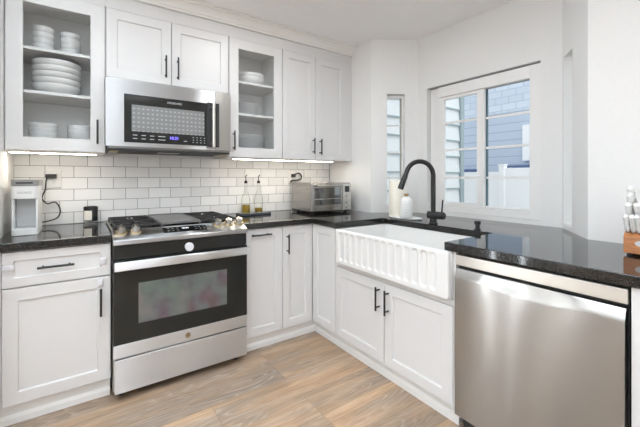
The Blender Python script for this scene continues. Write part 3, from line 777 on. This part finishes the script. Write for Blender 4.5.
# ================================================================== RANGE
X0, X1 = -0.0045, 0.7795
rg = thing('range', 'stainless slide-in gas range with black glass oven door', 'range', (0.385, -0.35, 0))
mb = MB()
mb.box(X0 + .002, X1 - .002, -0.660, -0.012, 0.045, 0.180); mb.box(X0 + .002, X1 - .002, -0.660, -0.012, 0.72, 0.899)
mb.box(X0 + .002, X0 + .075, -0.660, -0.012, 0.180, 0.72); mb.box(X1 - .075, X1 - .002, -0.660, -0.012, 0.180, 0.72); mb.box(X0 + .075, X1 - .075, -0.20, -0.012, 0.180, 0.72)
mb.build('body', 'steel_dark', rg)
mb = MB()
for i in range(4):
    x = X0 + .05 if i % 2 == 0 else X1 - .05
    mb = MB(); y = -0.62 if i < 2 else -0.08
    mb.cyl((x, y, 0.0005), (x, y, 0.0445), 0.017, n=14); mb.build('foot', 'dark', rg, smooth=True)
dwr = MB().box(X0 + .006, X1, -0.700, -0.6605, 0.048, 0.2325, .003, 2).build('drawer', 'steel', rg)
dor = MB()
dor.box(X0, X1, -0.700, -0.6605, 0.240, 0.314, .002, 1)
dor = part_label(dor.build('oven_door', 'steel', rg), 'stainless lower band of the oven door')
mb = MB()
for a, b_, c, d_ in ((X0, 0.120, 0.3145, 0.780), (0.640, X1, 0.3145, 0.780), (0.120, 0.640, 0.3145, 0.413), (0.120, 0.640, 0.640, 0.780)):
    mb.box(a, b_, -0.700, -0.6605, c, d_)
mb.build('door_glass', 'glass_black', dor)
MB().box(0.120, 0.640, -0.6985, -0.6925, 0.413, 0.640).build('window', 'oven_sheen', dor)
mb = MB()
mb.box(X0 + .001, X1 - .001, -0.752, -0.734, 0.728, 0.776, .005, 3)
for x in (X0 + .03, X1 - .03): mb.box(x - .018, x + .018, -0.7345, -0.7003, 0.735, 0.769, .003, 1)
mb.build('handle', 'steel', dor, smooth=True)
mb = MB(); mb.cyl((0.392, -0.7002, 0.277), (0.392, -0.7035, 0.277), 0.0165, 0.015, n=24); bdg = mb.build('badge', 'gold_tone', dor, smooth=True)
mb = MB()
for k in range(24):
    a, c = 2 * math.pi * k / 24, 2 * math.pi * (k + 1) / 24
    mb.loft([[(0.392 + r * math.cos(t_), -0.7036 - dd_, 0.277 + r * math.sin(t_)) for r, dd_ in ((0.0125, 0), (0.0138, 0), (0.0138, .0006), (0.0125, .0006))] for t_ in (a, c)])
mb.build('badge_ring', 'dark', bdg)
text_mesh('badge_monogram', 'GE', 0.014, 'dark', bdg, (0.392, -0.7039, 0.277), (1, 0, 0), (0, 0, 1), spacing=0.8)
# fascia below the controls
MB().box(X0 + .002, X1 - .002, -0.694, -0.6605, 0.7835, 0.8595).build('vent_fascia', 'glass_black', rg)
mb = MB(); mb.prism([(-0.6605, 0.8600), (-0.702, 0.8600), (-0.708, 0.864), (-0.708, 0.884), (-0.702, 0.8895), (-0.600, 0.9285), (-0.590, 0.9300), (-0.590, 0.9000), (-0.6605, 0.9000)], X0 - .002, X1 + .003, axis='x')
cp = mb.build('control_panel', 'steel_mw', rg, bevel=0.002)
sl = lambda y, off=0.0: 0.8895 + (y + 0.702) * (0.039 / 0.102) + off
nrm = Vector((0, -0.039, 0.102)).normalized()
mb = MB()
ya, yb = -0.671, -0.611
mb.b.faces.new([mb.b.verts.new(p) for p in [(0.262, ya, sl(ya, .0006)), (0.524, ya, sl(ya, .0006)), (0.524, yb, sl(yb, .0006)), (0.262, yb, sl(yb, .0006))]])
bmesh.ops.solidify(mb.b, geom=list(mb.b.faces), thickness=0.0012)
dsp = mb.build('display', 'glass_black', cp)
yc = -0.641
text_mesh('clock_digits', '10:34', 0.020, 'display_white', dsp, Vector((0.392, -0.634, sl(-0.634, .0006))) + nrm * .0016, (1, 0, 0), (0, 0.102, 0.039))
for i, x in enumerate((0.285, 0.312, 0.340, 0.450, 0.476, 0.500)):
    for y in (-0.655, -0.630):
        lg = MB(); a, c = Vector((x, y, sl(y, .0006))) + nrm * .0013, Vector((0, 0.102, 0.039)).normalized()
        lg.loft([[a, a + Vector((.012, 0, 0)), a + Vector((.012, 0, 0)) + c * .004, a + c * .004], [q + nrm * .0004 for q in (a, a + Vector((.012, 0, 0)), a + Vector((.012, 0, 0)) + c * .004, a + c * .004)]])
        lg.build('button_legend', 'text_g', dsp)
for x, y in ((0.040, -0.625), (0.115, -0.622), (0.604, -0.626), (0.678, -0.624), (0.752, -0.622)):
    p = Vector((x, y, sl(y))); mb = MB()
    mb.cyl(p, p + nrm * 0.007, 0.033, 0.030, n=28)
    kn = mb.build('knob_ring', 'gold_tone', cp, smooth=True)  # gold colour stands for the warm reflection on the ring
    mb = MB(); mb.cyl(p + nrm * .0072, p + nrm * .034, 0.0225, 0.0215, n=24)
    t_ = Vector((0, 0.102, 0.039)).normalized()
    mb.box(-.0055, .0055, -.0205, .0205, .0342, .0400, .0015, 1, T=lambda co, p=p: p + Vector((1, 0, 0)) * co.x + t_ * co.y + nrm * co.z)
    mb.build('knob', 'chrome', kn, smooth=True)
# cooktop
MB().box(X0, X1, -0.5895, -0.025, 0.9005, 0.9215, .004, 2).build('cooktop', 'glass_black', rg)
mb = MB()
for a, b_ in ((X0, X0 + .010), (X1 - .010, X1)): mb.box(a, b_, -0.589, -0.025, 0.9218, 0.9275, .002, 1)
mb.box(X0 + .0105, X1 - .0105, -0.040, -0.025, 0.9218, 0.9275, .002, 1)
mb.build('side_rail', 'steel_trim', rg)
def burner(x, y, r):
    mb = MB(); mb.lathe([(r * 1.25, 0), (r * 1.25, .006), (r, .009), (r, .014), (r * .8, .017), (0.0005, .017)], x, y, 0.9216, n=24)
    mb.build('burner', 'iron', rg, smooth=True)
for x, y, r in ((0.135, -0.44, .032), (0.135, -0.17, .028), (0.635, -0.44, .036), (0.635, -0.17, .026), (0.385, -0.30, .030)): burner(x, y, r)
def grate(x0, x1):
    y0, y1, zt, zb, w = -0.575, -0.055, 0.9500, 0.9385, 0.009
    mb = MB(); xm, ym = (x0 + x1) / 2, (y0 + y1) / 2
    for x in (x0, x1 - w): mb.box(x, x + w, y0, y1, zb, zt, .002, 1)
    for y in (y0, ym - w / 2, y1 - w): mb.box(x0 + w, x1 - w, y, y + w, zb, zt, .002, 1)
    for cy in (-0.44, -0.17):
        for dx, dy in ((1, 0), (-1, 0), (0, 1), (0, -1), (1, 1), (-1, 1), (1, -1), (-1, -1)):
            ex = (x1 - w - xm) if dx > 0 else (xm - x0 - w); n_ = math.hypot(dx, dy)
            lim_y = {1: (ym - w / 2 if cy < ym else y1 - w) - cy, -1: cy - (y0 + w if cy < ym else ym + w / 2), 0: 9}[dy]
            lim_x = ex if dx else 9
            Lq = min(lim_x, lim_y)
            a, c = Vector((xm + dx * .030 / n_, cy + dy * .030 / n_, 0)), Vector((xm + dx * Lq, cy + dy * Lq, 0))
            di = (c - a).normalized(); pe = Vector((-di.y, di.x, 0)) * .004
            mb.loft([[q + Vector((0, 0, zb)) for q in (a - pe, c - pe, c + pe, a + pe)], [q + Vector((0, 0, zt)) for q in (a - pe, c - pe, c + pe, a + pe)]])
    for x in (x0 + .001, x1 - w + .001):
        for y in (y0 + .001, y1 - w + .001): mb.box(x, x + w - .002, y, y + w - .002, 0.9217, zb)
    mb.build('grate', 'iron', rg)
grate(X0 + .014, 0.262); grate(0.512, X1 - .014)
mb = MB(); mb.box(0.2645, 0.5095, -0.575, -0.055, 0.9390, 0.9470, .003, 2)
for x in (0.266, 0.498):
    mb.box(x, x + .010, -0.575, -0.055, 0.9471, 0.9530, .002, 1)
for y in (-0.574, -0.066): mb.box(0.277, 0.497, y, y + .010, 0.9471, 0.9530, .002, 1)
for x in (0.268, 0.498):
    for y in (-0.57, -0.07): mb.box(x, x + .008, y, y + .008, 0.9217, 0.9389)
part_label(mb.build('griddle', mat('griddle_grey', (0.13, 0.125, 0.12), 0.38), rg), 'flat grey griddle plate between the grates')
# round white child lock on the oven front
mb = MB(); mb.cyl((0.398, -0.6942, 0.812), (0.398, -0.712, 0.812), 0.024, n=24); mb.cyl((0.398, -0.7122, 0.812), (0.398, -0.722, 0.812), 0.026, 0.023, n=24)
part_label(mb.build('child_lock', 'lock', rg, smooth=True), 'round white child lock')

# ================================================================== COFFEE MAKER, CORD, OUTLETS, CANDLE
cm = thing('coffee_maker', 'slim white single serve coffee maker with grey lid on the left counter', 'coffee maker', (-0.402, -0.28, CT))
x0, x1, y0, y1 = -0.466, -0.350, -0.425, -0.165
def rbox(mb, x0, x1, y0, y1, z0, z1, r, inset=0.003):
    a = rrect(x0, x1, y0, y1, r, 5); b2 = rrect(x0 + inset, x1 - inset, y0 + inset, y1 - inset, max(r - inset, .002), 5)
    mb.loft([[(x, y, z0) for x, y in b2], [(x, y, z0 + inset) for x, y in a], [(x, y, z1 - inset) for x, y in a], [(x, y, z1) for x, y in b2]]); return mb
rbox(MB(), x0, x1, y0, y1, CT + .0005, 0.952, .022).build('base', 'plastic_w', cm, smooth=True)
mb = MB(); rbox(mb, x0, x1, -0.335, y1, 0.9522, 1.113, .022)
for a, b_ in ((x0 + .001, x0 + .012), (x1 - .012, x1 - .001)): mb.box(a, b_, -0.408, -0.33, 0.9522, 1.113, .003, 2)
mb.build('body', 'plastic_w', cm, smooth=True)
part_label(MB().box(x0 + .0125, x1 - .0125, -0.345, -0.3352, 0.9525, 1.1125, .002, 1).build('cup_recess', 'plastic_g', cm), 'grey back panel of the cup recess')
MB().box(x0 + .015, x1 - .015, -0.415, -0.3455, 0.9523, 0.9565, .001, 1).build('drip_tray', 'plastic_g', cm)
rbox(MB(), x0, x1, y0, y1, 1.1135, 1.184, .022).build('head', 'plastic_w', cm, smooth=True)
lid = part_label(rbox(MB(), x0 - .002, x1 + .002, y0 - .003, y1, 1.1845, 1.220, .022).build('lid', 'lid_g', cm, smooth=True), 'grey lid with a slot handle')
MB().box(-0.445, -0.372, -0.4315, -0.4282, 1.198, 1.206, .0015, 1).build('lid_slot', 'dark', lid)
text_mesh('logo', 'KEURIG', 0.0165, 'text_g', cm, (-0.408, -0.4254, 1.148), (1, 0, 0), (0, 0, 1), spacing=1.1)

def outlet(xc, zc, gang, label):
    w = 0.082 if gang == 1 else 0.172
    t = thing('wall_outlet', label, 'outlet', (xc, -0.008, zc))
    MB().box(xc - w / 2, xc + w / 2, -0.0145, -0.0084, zc - .062, zc + .062, .003, 2).build('cover_plate', 'plastic_w', t)
    for g in range(gang):
        gx = xc + (g - (gang - 1) / 2) * 0.075
        mb = MB(); mb.box(gx - .017, gx + .017, -0.0170, -0.0147, zc - .034, zc + .034, .003, 2); mb.build('socket', 'plastic_w', t)
        mb = MB()
        for dz in (-.017, .017):
            for dx in (-.006, .006): mb.box(gx + dx - .001, gx + dx + .001, -0.0175, -0.0171, zc + dz - .002, zc + dz + .006)
            mb.cyl((gx, -0.0171, zc + dz - .008), (gx, -0.0175, zc + dz - .008), .0022, n=8)
        mb.build('slots', 'dark', t)
outlet(-0.301, 1.222, 1, 'white wall outlet above the coffee maker with a cord plugged in')
outlet(1.606, 1.228, 2, 'white double wall outlet behind the toaster oven')
def smooth_path(P, n=8):
    P = [Vector(p) for p in P]; Q = [P[0]] + P + [P[-1]]; out = []
    for i in range(1, len(Q) - 2):
        a, b_, c, d = Q[i - 1], Q[i], Q[i + 1], Q[i + 2]
        for k in range(n):
            t = k / n
            out.append(0.5 * ((2 * b_) + (c - a) * t + (2 * a - 5 * b_ + 4 * c - d) * t * t + (3 * b_ - a - 3 * c + d) * t ** 3))
    out.append(P[-1]); return out
pc = thing('power_cord', 'thin dark power cord hanging in a loop from the outlet beside the coffee maker', 'cord', (-0.31, -0.02, CT))
pts = [(-0.330, -0.034, 1.240), (-0.340, -0.036, 1.215), (-0.346, -0.036, 1.150), (-0.362, -0.036, 1.098), (-0.336, -0.036, 1.060), (-0.290, -0.036, 1.066), (-0.266, -0.036, 1.015), (-0.278, -0.036, 0.968), (-0.318, -0.04, 0.948), (-0.372, -0.09, 0.944), (-0.395, -0.160, 0.948)]
MB().tube(smooth_path(pts), 0.0042, n=8).build('cord', 'black', pc, smooth=True)
mb = MB(); mb.box(-0.345, -0.285, -0.044, -0.0177, 1.226, 1.252, .004, 2); mb.build('plug', 'dark', pc)
tc2 = thing('power_cord', 'short black cord and plug in the outlet behind the toaster oven', 'cord', (1.6, -0.02, 1.2))
pts = [(1.560, -0.034, 1.238), (1.585, -0.045, 1.262), (1.620, -0.05, 1.268), (1.645, -0.05, 1.245), (1.640, -0.05, 1.215), (1.610, -0.05, 1.203), (1.560, -0.05, 1.200), (1.535, -0.05, 1.196), (1.522, -0.05, 1.185)]
MB().tube(smooth_path(pts), 0.0075, n=8).build('cord', 'black', tc2, smooth=True)
MB().box(1.548, 1.588, -0.042, -0.0177, 1.228, 1.262, .004, 2).build('plug', 'black', tc2)

cd = thing('candle_jar', 'black candle jar with a cream label on the counter beside the range', 'candle', (-0.094, -0.068, CT))
mb = MB(); mb.lathe([(0.0005, 0.0), (0.040, 0.0005), (0.043, 0.004), (0.043, 0.020)], -0.094, -0.068, CT + .0005, n=32); mb.build('glass_foot', M['glass_bottle'], cd, smooth=True)
mb = MB(); mb.lathe([(0.0005, 0.020), (0.043, 0.0202), (0.0435, 0.112), (0.042, 0.117), (0.039, 0.117), (0.038, 0.110), (0.0005, 0.108)], -0.094, -0.068, CT + .0005, n=32); mb.build('jar', 'glass_black', cd, smooth=True)
mb = MB(); rings = []
for k in range(13):
    a = R(205 + 72 * k / 12); rings.append([(-0.094 + r * math.cos(a), -0.068 + r * math.sin(a), CT + z) for r, z in ((.0437, .028), (.0444, .028), (.0444, .092), (.0437, .092))])
mb.loft(rings); mb.build('label', 'label', cd, smooth=True)

# ================================================================== CRUETS AND TRAY
def cruet(x, y, oil, label):
    t = thing('oil_cruet', label, 'bottle', (x, y, CT))
    P = [(0.0005, 0.002), (0.034, 0.0), (0.037, 0.004), (0.037, 0.118), (0.034, 0.140), (0.020, 0.182), (0.0125, 0.205), (0.012, 0.252), (0.015, 0.254), (0.015, 0.262), (0.0095, 0.262), (0.0095, 0.205), (0.017, 0.180), (0.031, 0.139), (0.034, 0.118), (0.034, 0.006), (0.0005, 0.006)]
    MB().lathe(P, x, y, CT + .0005, n=28).build('glass', 'glass_bottle', t, smooth=True)
    MB().lathe([(0.0005, 0.0066), (0.0335, 0.007), (0.0335, oil), (0.0005, oil)], x, y, CT + .0005, n=28).build('oil', 'oil', t, smooth=True)
    mb = MB(); mb.lathe([(0.0005, 0.2625), (0.013, 0.263), (0.0145, 0.272), (0.013, 0.284), (0.006, 0.288), (0.0005, 0.288)], x, y, CT, n=20); mb.build('stopper', 'black', t, smooth=True)
    MB().tube([(x, y, CT + .2882), (x, y, CT + .328), (x + .003, y - .004, CT + .328), (x + .006, y - .010, CT + .338)], .0042, n=8).build('spout', 'black', t, smooth=True)
cruet(1.058, -0.060, 0.075, 'clear glass oil cruet holding more golden oil, beside the range')
cruet(1.180, -0.062, 0.044, 'clear glass oil cruet holding little oil, nearer the toaster oven')
ty = MB(); ty.box(-0.140, 0.140, -0.055, 0.055, 0, 0.020, .004, 2)
ty = ty.build('spoon_rest', mat('slate_grey', (0.06, 0.066, 0.075), 0.14)); ty.location = (1.075, -0.185, CT + .0006); ty.rotation_euler = (0, 0, R(4))
tag(ty, 'low dark slate tray on the counter in front of the oil cruets', 'tray')

# ================================================================== TOASTER OVEN (built square, then turned)
TL = (1.488, -0.450, CT)
to = thing('toaster_oven', 'stainless toaster oven with glass door and three knobs in the counter corner', 'toaster oven', TL)
def tb(x0, x1, y0, y1, z0, z1, b_=.003): return MB().box(TL[0] + x0, TL[0] + x1, TL[1] + y0, TL[1] + y1, TL[2] + z0, TL[2] + z1, b_, 2)
def tb2(mb, x0, x1, y0, y1, z0, z1, b_=.003): return mb.box(TL[0] + x0, TL[0] + x1, TL[1] + y0, TL[1] + y1, TL[2] + z0, TL[2] + z1, b_, 2)
tb(0, 0.41, 0.012, 0.370, 0.018, 0.262, .006).build('body', 'steel_toaster', to)
for q in ((0.02, 0.03), (0.36, 0.03), (0.02, 0.28), (0.36, 0.28)):
    MB().cyl((TL[0] + q[0] + .015, TL[1] + q[1] + .015, TL[2] + .0005), (TL[0] + q[0] + .015, TL[1] + q[1] + .015, TL[2] + .0178), .014, n=12).build('foot', 'dark', to, smooth=True)
td = MB()
tb2(td, 0.004, 0.315, 0, 0.0115, 0.024, 0.075, .002); tb2(td, 0.004, 0.315, 0, 0.0115, 0.215, 0.250, .002)
tb2(td, 0.004, 0.026, 0, 0.0115, 0.0752, 0.2148, .002); tb2(td, 0.296, 0.315, 0, 0.0115, 0.0752, 0.2148, .002)
td = td.build('door', 'steel_toaster', to)
tb(0.0262, 0.2958, 0.004, 0.008, 0.0754, 0.2146, .0).build('glass_pane', 'toaster_glass', td)
mb = MB()
for z in (0.125,): mb.cyl((TL[0] + .03, TL[1] + .002, TL[2] + z), (TL[0] + .29, TL[1] + .002, TL[2] + z), .002, n=8)
mb.build('rack_edge', 'steel_trim', td, smooth=True)
mb = MB(); mb.cyl((TL[0] + .04, TL[1] - .028, TL[2] + .234), (TL[0] + .28, TL[1] - .028, TL[2] + .234), .007, n=14)
for x in (.06, .26): mb.cyl((TL[0] + x, TL[1] - .0002, TL[2] + .234), (TL[0] + x, TL[1] - .028, TL[2] + .234), .006, n=10)
mb.build('handle', 'chrome', td, smooth=True)
tp = tb(0.319, 0.407, 0, 0.0115, 0.024, 0.250, .002).build('control_panel', 'steel_trim', to)
tb(0.340, 0.388, -0.0015, -0.0002, 0.180, 0.232, .0005).build('display', 'glass_black', tp)
for z in (0.150, 0.103, 0.055):
    mb = MB(); mb.cyl((TL[0] + .364, TL[1] - .0003, TL[2] + z), (TL[0] + .364, TL[1] - .020, TL[2] + z), .017, .015, n=18); mb.build('knob', 'chrome', tp, smooth=True)
tb(-0.0012, -0.0001, 0.07, 0.25, 0.205, 0.222, .0004).build('side_vent', 'steel_dark', to)
to.rotation_euler = (0, 0, R(-3.5)); to.scale = (1.025, 1.0, 1.025)

# ================================================================== FAUCET, SOAP DISPENSER, BOTTLE, PAPER TOWEL
fx, fy = 1.875, -1.343
fa = thing('faucet', 'matte black gooseneck kitchen faucet behind the sink', 'faucet', (fx, fy, CT))
mb = MB(); mb.lathe([(0.0005, 0), (0.030, 0.0), (0.030, 0.006), (0.023, 0.009), (0.0225, 0.070), (0.0005, 0.072)], fx, fy, CT + .0005, n=28); mb.build('base', 'black', fa, smooth=True)
mb = MB(); mb.cyl((fx - .008, fy + .034, CT + .058), (fx + .008, fy - .070, CT + .058), 0.0255, n=22); mb.cyl((fx + .0082, fy - .0712, CT + .058), (fx + .009, fy - .078, CT + .058), 0.0215, n=22)
vb = mb.build('valve_body', 'black', fa, smooth=True)
mb = MB(); mb.cyl((fx + .006, fy - .060, CT + .080), (fx + .009, fy - .066, CT + .165), 0.0055, 0.0045, n=12); mb.build('lever', 'black', vb, smooth=True)
dirv = Vector((1.640, -1.232, 0)) - Vector((fx, fy, 0)); reach = dirv.length; dirv.normalize()
rad = 0.098
pts = [Vector((fx, fy, CT + .0722)), Vector((fx, fy, CT + .15)), Vector((fx, fy, CT + .25)), Vector((fx, fy, CT + .328))]
for a in range(10, 165, 11):
    pts.append(Vector((fx, fy, CT + .328)) + dirv * (rad - rad * math.cos(R(a))) + Vector((0, 0, rad * math.sin(R(a)))))
last = pts[-1]; dn = (dirv * math.sin(R(150 - 90) * 0 + R(20)) - Vector((0, 0, math.cos(R(20))))).normalized()
dn = (pts[-1] - pts[-2]).normalized()
pts.append(last + dn * .03)
MB().tube(pts, 0.0155, n=18).build('spout', 'black', fa, smooth=True)
MB().cyl(pts[-1] + dn * .0005, pts[-1] + dn * .095, 0.0180, 0.0195, n=20).build('spray_head', 'black', fa, smooth=True)

sd = thing('soap_dispenser', 'small black countertop air switch knob right of the faucet', 'dispenser', (1.830, -1.688, CT))
sx_, sy_ = 1.868, -1.652
sd.location = (sx_, sy_, CT); ROOT[sd.name] = (sx_, sy_, CT)
MB().lathe([(0.0005, 0), (0.019, 0.0), (0.019, 0.004), (0.0125, 0.008), (0.0125, 0.030)], sx_, sy_, CT + .0005, n=22).build('base', 'black', sd, smooth=True)
MB().lathe([(0.0125, 0.0305), (0.018, 0.032), (0.0185, 0.050), (0.017, 0.052), (0.0005, 0.052)], sx_, sy_, CT, n=22).build('cap', 'black', sd, smooth=True)

bx, by = 1.898, -1.098
bt = thing('soap_bottle', 'white pump soap bottle with a brown collar beside the paper towels', 'bottle', (bx, by, CT))
MB().lathe([(0.0005, 0.0), (0.040, 0.0), (0.043, 0.004), (0.043, 0.118), (0.038, 0.140), (0.022, 0.156), (0.014, 0.160), (0.0005, 0.160)], bx, by, CT + .0145, n=30).build('body', 'plastic_w', bt, smooth=True)
MB().lathe([(0.0005, 0.1602), (0.0165, 0.1604), (0.0165, 0.180), (0.0005, 0.180)], bx, by, CT + .0145, n=20).build('collar', 'pump', bt, smooth=True)
mb = MB(); mb.cyl((bx, by, CT + .195), (bx, by, CT + .232), .006, n=12); mb.tube([(bx, by, CT + .2325), (bx - .01, by - .004, CT + .238), (bx - .045, by - .018, CT + .234)], .007, n=10)
mb.build('pump', 'plastic_w', bt, smooth=True)
lg = MB()
for k, (z, hw) in enumerate(((0.098, 30), (0.080, 24), (0.060, 32), (0.040, 20))):
    for j in range(8):
        a0, a1 = R(218 + hw * (j / 8 - .5) * 1.6), R(218 + hw * ((j + .8) / 8 - .5) * 1.6)
        lg.loft([[(bx + r * math.cos(a), by + r * math.sin(a), CT + .0145 + z + dz) for r, dz in ((.0431, 0), (.0435, 0), (.0435, .004), (.0431, .004))] for a in (a0, a1)])
lg.build('label_lines', mat('label_print', (0.62, 0.56, 0.54), .6), bt)
px_, py_ = 1.962, -0.955
dish = MB(); dish.lathe([(0.0005, 0.0), (0.085, 0.0), (0.092, 0.006), (0.092, 0.012), (0.0005, 0.0125)], 0, 0, 0, n=36)
dish.xform(lambda c: Vector((c.x * 0.78 + 1.945, c.y * 1.62 - 1.045, c.z + CT + .0006)))
tag(dish.build('soap_tray', 'porcelain', smooth=True), 'oval white tray under the paper towel roll and soap bottle', 'tray')
pt = thing('paper_towel_roll', 'cream paper towel roll standing upright by the narrow bay window', 'paper towel', (px_, py_, CT + .0135))
mb = MB(); mb.lathe([(0.020, 0.0), (0.062, 0.0), (0.0635, 0.003), (0.0635, 0.276), (0.062, 0.279), (0.020, 0.279), (0.020, 0.0)], px_, py_, CT + .0136, n=36); mb.build('paper', 'paper', pt, smooth=True)
mb = MB(); mb.lathe([(0.0195, 0.001), (0.0195, 0.281), (0.0175, 0.281), (0.0175, 0.001), (0.0195, 0.001)], px_, py_, CT + .0136, n=24); mb.build('core', 'label', pt, smooth=True)

# ================================================================== KNIFE BLOCK AND KNIVES
kx, ky = 1.722, -2.338
kb = thing('knife_block', 'reddish wooden knife block at the right end of the counter', 'knife block', (kx + .07, ky - .057, CT))
# side profile in x-z: front face low, top slanting back
prof = [(kx, CT + .0085), (kx + .165, CT + .0085), (kx + .165, CT + .170), (kx + .125, CT + .190), (kx + .0, CT + .076)]
mb = MB(); mb.loft([[(a, ky, z) for a, z in prof], [(a, ky - .112, z) for a, z in prof]]); blk = mb.build('block', 'wood_block', kb, bevel=0.003)
mb = MB()
for x in (kx + .012, kx + .140):
    for y in (ky - .016, ky - .096): mb.cyl((x, y, CT + .0005), (x, y, CT + .0084), .008, n=10)
mb.build('feet', 'dark', kb)
mb = MB(); mb.cyl((kx - .0003, ky - .058, CT + .052), (kx - .0018, ky - .058, CT + .052), .013, n=20); mb.xform(lambda c: Vector((c.x, ky - .058 + (c.y - ky + .058) * 1.8, c.z)))
part_label(mb.build('badge', 'text_w', kb), 'small white oval maker mark')
sl_t = Vector((.125, 0, .114)).normalized(); sl_n = Vector((-.114, 0, .125)).normalized()
rows = [('steak knife', 'steak_knife', .020, 6, .088, .0108, 'front row'), ('utility knife', 'utility_knife', .066, 4, .105, .0130, 'middle row'), ('chef knife', 'chef_knife', .104, 3, .122, .0135, 'back row'), ('carving knife', 'carving_knife', .150, 3, .118, .0135, 'rear row')]
side = {6: ['nearest the bay', 'second from the bay', 'third from the bay', 'fourth from the bay', 'fifth from the bay', 'farthest from the bay'],
        4: ['nearest the bay', 'second from the bay', 'third from the bay', 'farthest from the bay'],
        3: ['nearest the bay', 'in the middle', 'farthest from the bay']}
for noun, nm, tt, n, ln, r, row in rows:
    for k in range(n):
        y = ky - .012 - (.088) * k / (n - 1)
        p = Vector((kx, y, CT + .076)) + sl_t * tt
        ax = (sl_n * 0.80 + Vector((0, 0, .38)) + Vector((0, random.uniform(-.05, .05), 0))).normalized()
        root = thing(nm, f'white handled {noun} in the {row}, {side[n][k]}', 'knife', tuple(p), 'white handled knives in the block')
        wv = Vector((0, 1, 0)); hv = ax.cross(wv).normalized()
        rings = []
        for q, sc1 in ((0.012, .75), (.018, .95), (.35 * ln, 1.0), (.6 * ln, .92), (.85 * ln, 1.08), (.96 * ln, 1.0), (ln, .6)):
            c = p + ax * q
            rings.append([c + wv * (r * .84 * sc1 * math.cos(a)) + hv * (r * 1.2 * sc1 * math.sin(a)) for a in [2 * math.pi * i / 12 for i in range(12)]])
        mb = MB(); mb.loft(rings); hd = mb.build('handle', 'plastic_w', root, smooth=True)
        mb = MB(); mb.cyl(p + ax * .0045, p + ax * .0115, r * .55, n=10); mb.build('bolster', 'chrome', root, smooth=True)
        mb = MB()
        for q in (.25, .5, .75):
            c = p + ax * (q * ln); mb.cyl(c - hv * 0 - wv * (r * .88), c + wv * (r * .88), r * .22, n=8)
        mb.build('rivets', 'lid_g', hd)
